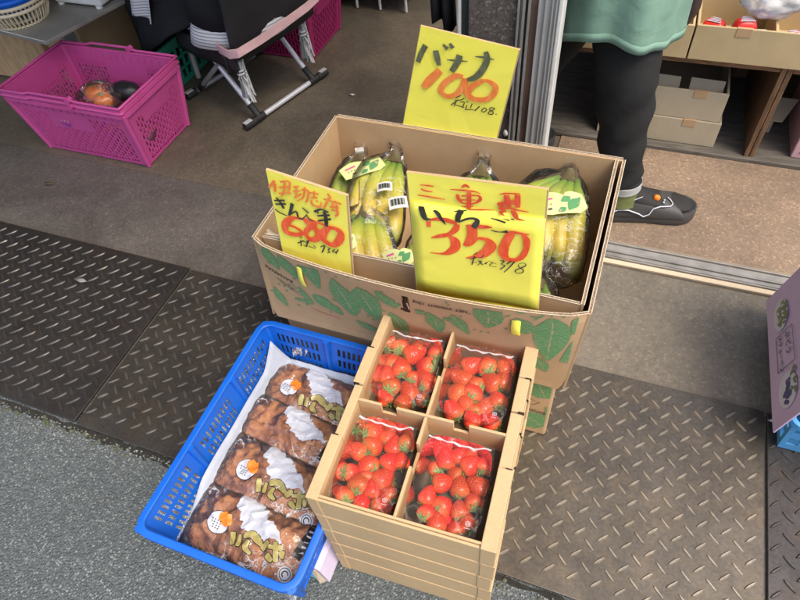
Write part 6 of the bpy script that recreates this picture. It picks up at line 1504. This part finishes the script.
def head_geo(rt, c, face, hair_mat='hair'):
    c = V(*c); f_ = V(*face).normalized(); up = V(0, 0, 1); sd_ = f_.cross(up).normalized()
    M3 = Matrix((sd_, f_, up)).transposed()
    def shape(p):
        q_ = p.copy()
        if q_.z < 0: q_.x *= 1-.28*(-q_.z)**1.5; q_.y *= 1-.12*(-q_.z)
        q_.y += .16*math.exp(-((p.x/.16)**2+((p.z+.12)/.2)**2))*(1 if p.y > 0 else 0)      # nose
        for sx in (-.36, .36): q_.y -= .09*math.exp(-(((p.x-sx)/.16)**2+((p.z-.06)/.11)**2))*(1 if p.y > 0 else 0)
        q_.y += .04*math.exp(-((p.x/.3)**2+((p.z+.45)/.07)**2))*(1 if p.y > 0 else 0)
        return q_
    g = G(); g.sphere(c, (.072, .09, .112), 40, 32, shape, 0, M3)
    for sx in (-1, 1): g.sphere(c+M3 @ V(sx*.074, -.005, -.005), (.012, .02, .03), 12, 8, None, 0, M3)
    h = g.build('head', 'skin', rt, smooth=80)
    g = G()
    for sx in (-.026, .026): g.sphere(c+M3 @ V(sx, .078, .008), (.012, .006, .0065), 12, 8, None, 0, M3)
    g.build('eyes', 'black_print', h, smooth=80)
    g = G(); g.sphere(c+M3 @ V(0, .0835, -.052), (.022, .005, .006), 12, 8, None, 0, M3); g.build('mouth', simple('lips', (.4, .12, .1), None, 20, .5), h, smooth=80)
    g = G(); g.sphere(c+M3 @ V(0, -.016, .022), (.082, .094, .108), 36, 24, lambda p: p*(1+.05*noise.noise(p*5)), 0, M3)
    g.build('hair', hair_mat, rt, smooth=80)
# ---- standing person in a long green tunic, walking to the right
rt = root('person', 'person in a long green tunic and black leggings stepping right inside the shop', 'person', (.03, 1.3, 0))
hipz = .74
human(rt, (-.055, 1.36, hipz+.04), (-.05, 1.36, 1.12), (-.045, 1.36, 1.27), (-.03, 1.36, 1.42),
      [((-.05, 1.33, hipz), (-.005, 1.29, .42), (.052, 1.268, .085), (.205, 1.292, .03)), ((-.09, 1.43, hipz), (-.155, 1.45, .42), (-.335, 1.485, .085), (-.19, 1.515, .03))],
      [((-.05, 1.22, 1.2), (.0, 1.20, .96), (.1, 1.27, .80)), ((-.05, 1.50, 1.2), (-.02, 1.54, .96), (.1, 1.50, .82))])
head_geo(rt, (-.015, 1.36, 1.44), (1, .1, -.25))
g = G(); limb(g, [(-.05, 1.33, .66), (-.03, 1.312, .5), (-.008, 1.290, .40), (.004, 1.285, .32), (.018, 1.281, .22), (.036, 1.275, .13), (.045, 1.272, .098)], [.072, .069, .068, .063, .055, .047, .0445], 40, .0042, 2)
g.build('legging', 'legging', rt, smooth=80)
g = G(); limb(g, [(-.08, 1.43, .66), (-.15, 1.445, .45), (-.22, 1.46, .3), (-.295, 1.475, .16), (-.325, 1.48, .10)], [.085, .07, .062, .05, .044], 28, .0016, 5)
g.build('legging', 'legging', rt, smooth=80)
# tunic: lofted with soft folds, hem dips to the front
rings = []
prof = [(0, .120, .145), (.10, .120, .145), (.25, .118, .142), (.40, .118, .14), (.55, .12, .13), (.70, .125, .15), (.80, .11, .14), (.84, .06, .06)]
n = 56
def hem(a): return .442+.046*max(0, -math.sin(a))**1.4+.005*math.sin(3*a+1)
for hfrac, rx, ry in prof:
    ring = []
    for j in range(n):
        a = 2*PI*j/n
        fold = (1-hfrac)**2*(.010*math.sin(5*a+1)+.006*math.sin(9*a+hfrac*2))
        z = lerp(hem(a), 1.28, hfrac/.84)
        cx_ = lerp(-.045, -.048, hfrac); cy_ = lerp(1.338, 1.352, hfrac)
        ring.append((cx_+(rx+fold)*math.cos(a), cy_+(ry+fold)*math.sin(a), z))
    rings.append(ring)
RR = []
for i in range(len(rings)-1):
    for k in range(5):
        t = k/5; RR.append([tuple(lerp(a_, b_, t) for a_, b_ in zip(p, q_)) for p, q_ in zip(rings[i], rings[i+1])])
RR.append(rings[-1])
g = G(); g.loft(RR, 0, False); tu = g.build('tunic', 'tunic', rt, smooth=80, solid=.003)
g = G(); n2 = 112; hr = []
for dz in (.0, .018):
    hr.append([(-.045+(.1208+.010*math.sin(5*a+1)+.006*math.sin(9*a))*math.cos(a), 1.338+(.1458+.010*math.sin(5*a+1)+.006*math.sin(9*a))*math.sin(a), hem(a)+dz-.001) for a in [2*PI*j/n2 for j in range(n2)]])
g.loft(hr, 0, False); g.build('hem', 'tunic', tu, smooth=80, solid=.0006)
for sh, el, wr in (((-.05, 1.24, 1.2), (-.015, 1.205, 1.0), (.0, 1.2, .97)), ((-.05, 1.48, 1.2), (-.03, 1.53, 1.0), (-.02, 1.54, .97))):
    g = G(); limb(g, [sh, el, wr], [.06, .055, .057], 20, .002, 3); g.build('sleeve', 'tunic', rt, smooth=80)
def shoe(ox, oy, ang, heelz, name_seed):
    c_, s_ = math.cos(ang), math.sin(ang)
    def P(x, y, z): return V(ox+c_*x-s_*y, oy+s_*x+c_*y, z+heelz)
    # plan outline: half widths along the length (x from heel -.085 to toe .165)
    prof = [(-.088, .012), (-.080, .028), (-.055, .035), (-.01, .034), (.04, .036), (.085, .043), (.12, .045), (.145, .038), (.158, .024), (.164, .008)]
    def outline(sc=1, dx=0): 
        L_ = [(x*1.0+dx, w*sc) for x, w in prof]
        return [(x, w) for x, w in L_]+[(x, -w) for x, w in L_[::-1]]
    g = G(); zs = [(.0, .90), (.004, .97), (.014, 1.0), (.026, .985), (.030, .94)]
    g.loft([[P(x, y*1.0, z+(.006*max(0, (x-.1)/.06)**2)) for x, y in outline(sc)] for z, sc in zs]); so = g.build('sole', 'shoe', rt, smooth=50)
    g = G(); g.loft([[P(x, y, .0305+.004*max(0, (x-.1)/.06)) for x, y in outline(.80, -.002)], [P(x, y, .0325+.004*max(0, (x-.1)/.06)) for x, y in outline(.74, -.002)]]); g.build('footbed', 'shoe_in', rt, smooth=50)
    # foot inside sock
    g = G(); rings = []
    for x, w, h_ in ((-.082, .016, .05), (-.07, .027, .072), (-.04, .031, .088), (-.0, .031, .086), (.04, .034, .068), (.08, .037, .052), (.115, .036, .044), (.14, .028, .038), (.152, .012, .03)):
        rings.append([P(x, w*math.cos(a), .03+(h_-.02)*.5*(1+math.sin(a)) ) for a in [2*PI*i/20 for i in range(20)]])
    g.loft(rings); g.build('foot', 'shoe_in', rt, smooth=80)
    # broad upper strap with a raised front edge
    g = G(); xs = [-.035, -.01, .015, .04, .065, .09, .112]
    hs = [.058, .087, .083, .074, .063, .056, .050]; ws = [.036, .0365, .038, .040, .043, .046, .047]
    def up_(i, j):
        a = PI*j/18; x, h_, w = xs[i], hs[i], ws[i]
        tilt = .018*(1-math.sin(a)) if i < 2 else 0
        return P(x+(.02*(1-math.sin(a)) if i >= 5 else 0)-(.03*(1-math.sin(a)) if i == 0 else tilt), w*math.cos(a), .022+(h_-.018)*math.sin(a)**.7)
    vs = [up_(i, j) for i in range(len(xs)) for j in range(19)]
    g.add(vs, [(i*19+j, i*19+j+1, (i+1)*19+j+1, (i+1)*19+j) for i in range(len(xs)-1) for j in range(18)])
    g.build('upper', 'shoe', rt, smooth=80, solid=.0035, sub=1)
    def us_(t, j_, off=.002):   # a point on the upper's street side
        i = t*(len(xs)-1); i0 = min(int(i), len(xs)-2); f_ = i-i0
        a, b_ = up_(i0, j_), up_(i0+1, j_); p = a.lerp(b_, f_)
        cen = P(0, 0, .04); o_ = (p-P(lerp(xs[i0], xs[i0+1], f_), 0, .03)).normalized()*off
        return p+o_
    g = G(); seq = [(-.05, 16.8), (.1, 16.2), (.22, 16.5), (.34, 17.2), (.42, 17.6), (.50, 17.0), (.55, 15.2), (.66, 13.8), (.80, 13.0), (.86, 11.8), (.84, 10.6), (.80, 9.8)]
    g.tube([us_(max(0, a), b_, .0035) for a, b_ in seq], .0017, 6); g.build('white_piping', 'white_print', rt, smooth=60)
    g = G(); cc = us_(.6, 11.2, .004)
    g.sphere(cc, (.009, .008, .009), 16, 10, lambda p: p*(1-.12*math.exp(-(p.x/.2)**2))); g.build('orange_charm', 'orange_print', rt, smooth=70)
    g = G(); g.sphere(us_(.71, 12.1, .004), .0028, 8, 6); g.sphere(us_(.73, 11.2, .004), .0024, 8, 6); g.build('charm_bead', 'white_print', rt, smooth=70)
    g = G(); g.tube([us_(.12, 14.6, .002), us_(.26, 13.6, .003), us_(.36, 12.4, .003)], [.0008, .0018, .0008], 6); g.build('side_seam', 'tube', rt, smooth=60)
shoe(.075, 1.272, math.atan2(.045, .17), .0, 1)
shoe(-.325, 1.495, .16, .0, 2)
for c0, c1, tilt in (((.049, 1.271, .062), (.045, 1.272, .104), 0), ((-.333, 1.483, .06), (-.326, 1.48, .105), 0)):
    a, b_ = V(*c0), V(*c1)
    g = G(); limb(g, [a-V(0, 0, .01), a.lerp(b_, .5), a.lerp(b_, .68)], [.047, .043, .0425], 24, .0006, 1); g.build('sock', 'sock', rt, smooth=80)
    g = G(); limb(g, [a.lerp(b_, .66), a.lerp(b_, 1.15)], [.0445, .0455], 24, .0004, 1); g.build('sock_band', 'sock_band', rt, smooth=80)

# ---- seated person on the folding chair, dark apron over the knees
rt = root('person', 'seated person in a black apron over a striped shirt on the folding chair', 'person', (-1.25, 1.55, 0))
def sp(s_, f_, z): return tuple(cpt(s_, f_, z))
human(rt, sp(.19, .08, ZS+.10), sp(.19, .10, ZS+.42), sp(.19, .13, ZS+.56), sp(.19, .16, ZS+.70),
      [(sp(.12, .12, ZS+.09), sp(.08, .44, ZS+.10), sp(.10, .47, .08), sp(.10, .62, .03)), (sp(.26, .12, ZS+.09), sp(.30, .44, ZS+.10), sp(.29, .47, .08), sp(.29, .62, .03))],
      [(sp(.03, .12, ZS+.48), sp(.0, .22, ZS+.26), sp(.10, .42, ZS+.20)), (sp(.35, .12, ZS+.48), sp(.38, .22, ZS+.26), sp(.28, .42, ZS+.20))])
head_geo(rt, sp(.19, .17, ZS+.72), tuple(dF+V(0, 0, -.2)))
for a in ((.12, .08, .10), (.26, .30, .29)):
    g = G(); limb(g, [sp(a[0], .10, ZS+.085), sp((a[0]+a[1])/2, .28, ZS+.10), sp(a[1], .43, ZS+.09), sp(a[1], .475, .22), sp(a[2], .47, .07)], [.088, .082, .068, .062, .055], 22, .002, 4); g.build('trouser_leg', 'cloth_black', rt, smooth=80)
    g = G(); g.sphere(V(*sp(a[2], .53, .032)), (.05, .085, .032), 18, 12, None, 0, Matrix.Rotation(math.atan2(dF.y, dF.x)-PI/2, 3, 'Z')); g.build('shoe', 'rubber', rt, smooth=80)
# striped shirt: torso and the tail bunched on the seat
g = G(); rings = []
for z, rx, ry, f_ in ((ZS+.004, .185, .15, .10), (ZS+.035, .178, .145, .095), (ZS+.12, .15, .125, .09), (ZS+.25, .14, .105, .10), (ZS+.4, .16, .105, .10), (ZS+.52, .14, .09, .12), (ZS+.56, .06, .05, .13)):
    rings.append([cpt(.18+rx*math.cos(a)+.004*math.sin(6*a), f_+ry*math.sin(a), z) for a in [2*PI*i/36 for i in range(36)]])
g.loft(rings, 0, False); g.build('striped_shirt', 'stripes', rt, smooth=80, solid=.003)
for s0, s1 in ((.03, .0), (.35, .38)):
    g = G(); limb(g, [sp(s0, .12, ZS+.48), sp(s1, .22, ZS+.26), sp((s1+.19)/2+ (0 if s1 < .1 else .02), .38, ZS+.21)], [.062, .05, .042], 18, .002, 7); g.build('sleeve', 'stripes', rt, smooth=80)
g = G(); rings = []
for z, rx, ry, f_ in ((ZS+.062, .172, .142, .095), (ZS+.12, .165, .14, .09), (ZS+.25, .15, .115, .10), (ZS+.4, .168, .115, .10), (ZS+.50, .15, .10, .12)):
    rings.append([cpt(.18+rx*math.cos(a)+.004*math.sin(6*a), f_+ry*math.sin(a), z+.01*math.sin(a*3)) for a in [2*PI*i/36 for i in range(36)]])
g.loft(rings, 0, False); g.build('apron_bib', 'cloth_black', rt, smooth=80, solid=.003)
# apron: sheet from the waist over the thighs and hanging down the near side
g = G()
def apron(u, v):
    # u across the lap (near side -> far side), v from waist to knees
    s_ = lerp(-.13, .42, u); f_ = lerp(.14, .52, v)
    if u < .34:
        t = (.34-u)/.34; s_ = .047-.03*t; z = ZS+.165-.02*v-(.30*t)*(.35+.65*v)
        s_ -= .05*t*math.sin(v*3)
    else: z = ZS+.19-.03*v-.03*abs(math.sin((u-.34)/.66*PI*2-PI/2))*.6
    if v > .85: z -= (v-.85)/.15*.05
    z += .006*noise.noise(V(u*6, v*6, 2)); s_ += .006*math.sin(v*14+u*9)
    return cpt(s_, f_, z)
g.grid(apron, 40, 36); g.build('apron', 'cloth_black', rt, smooth=80, solid=.003)
g = G(); g.grid(lambda u, v: cpt(.0+.012*math.sin(v*9)-.01*u, lerp(.30, .40, v)+.03*u, lerp(.36, .27, u)+.02*math.sin(v*3)), 14, 14)
g.build('striped_cloth_fold', 'stripes', rt, smooth=80, solid=.004)
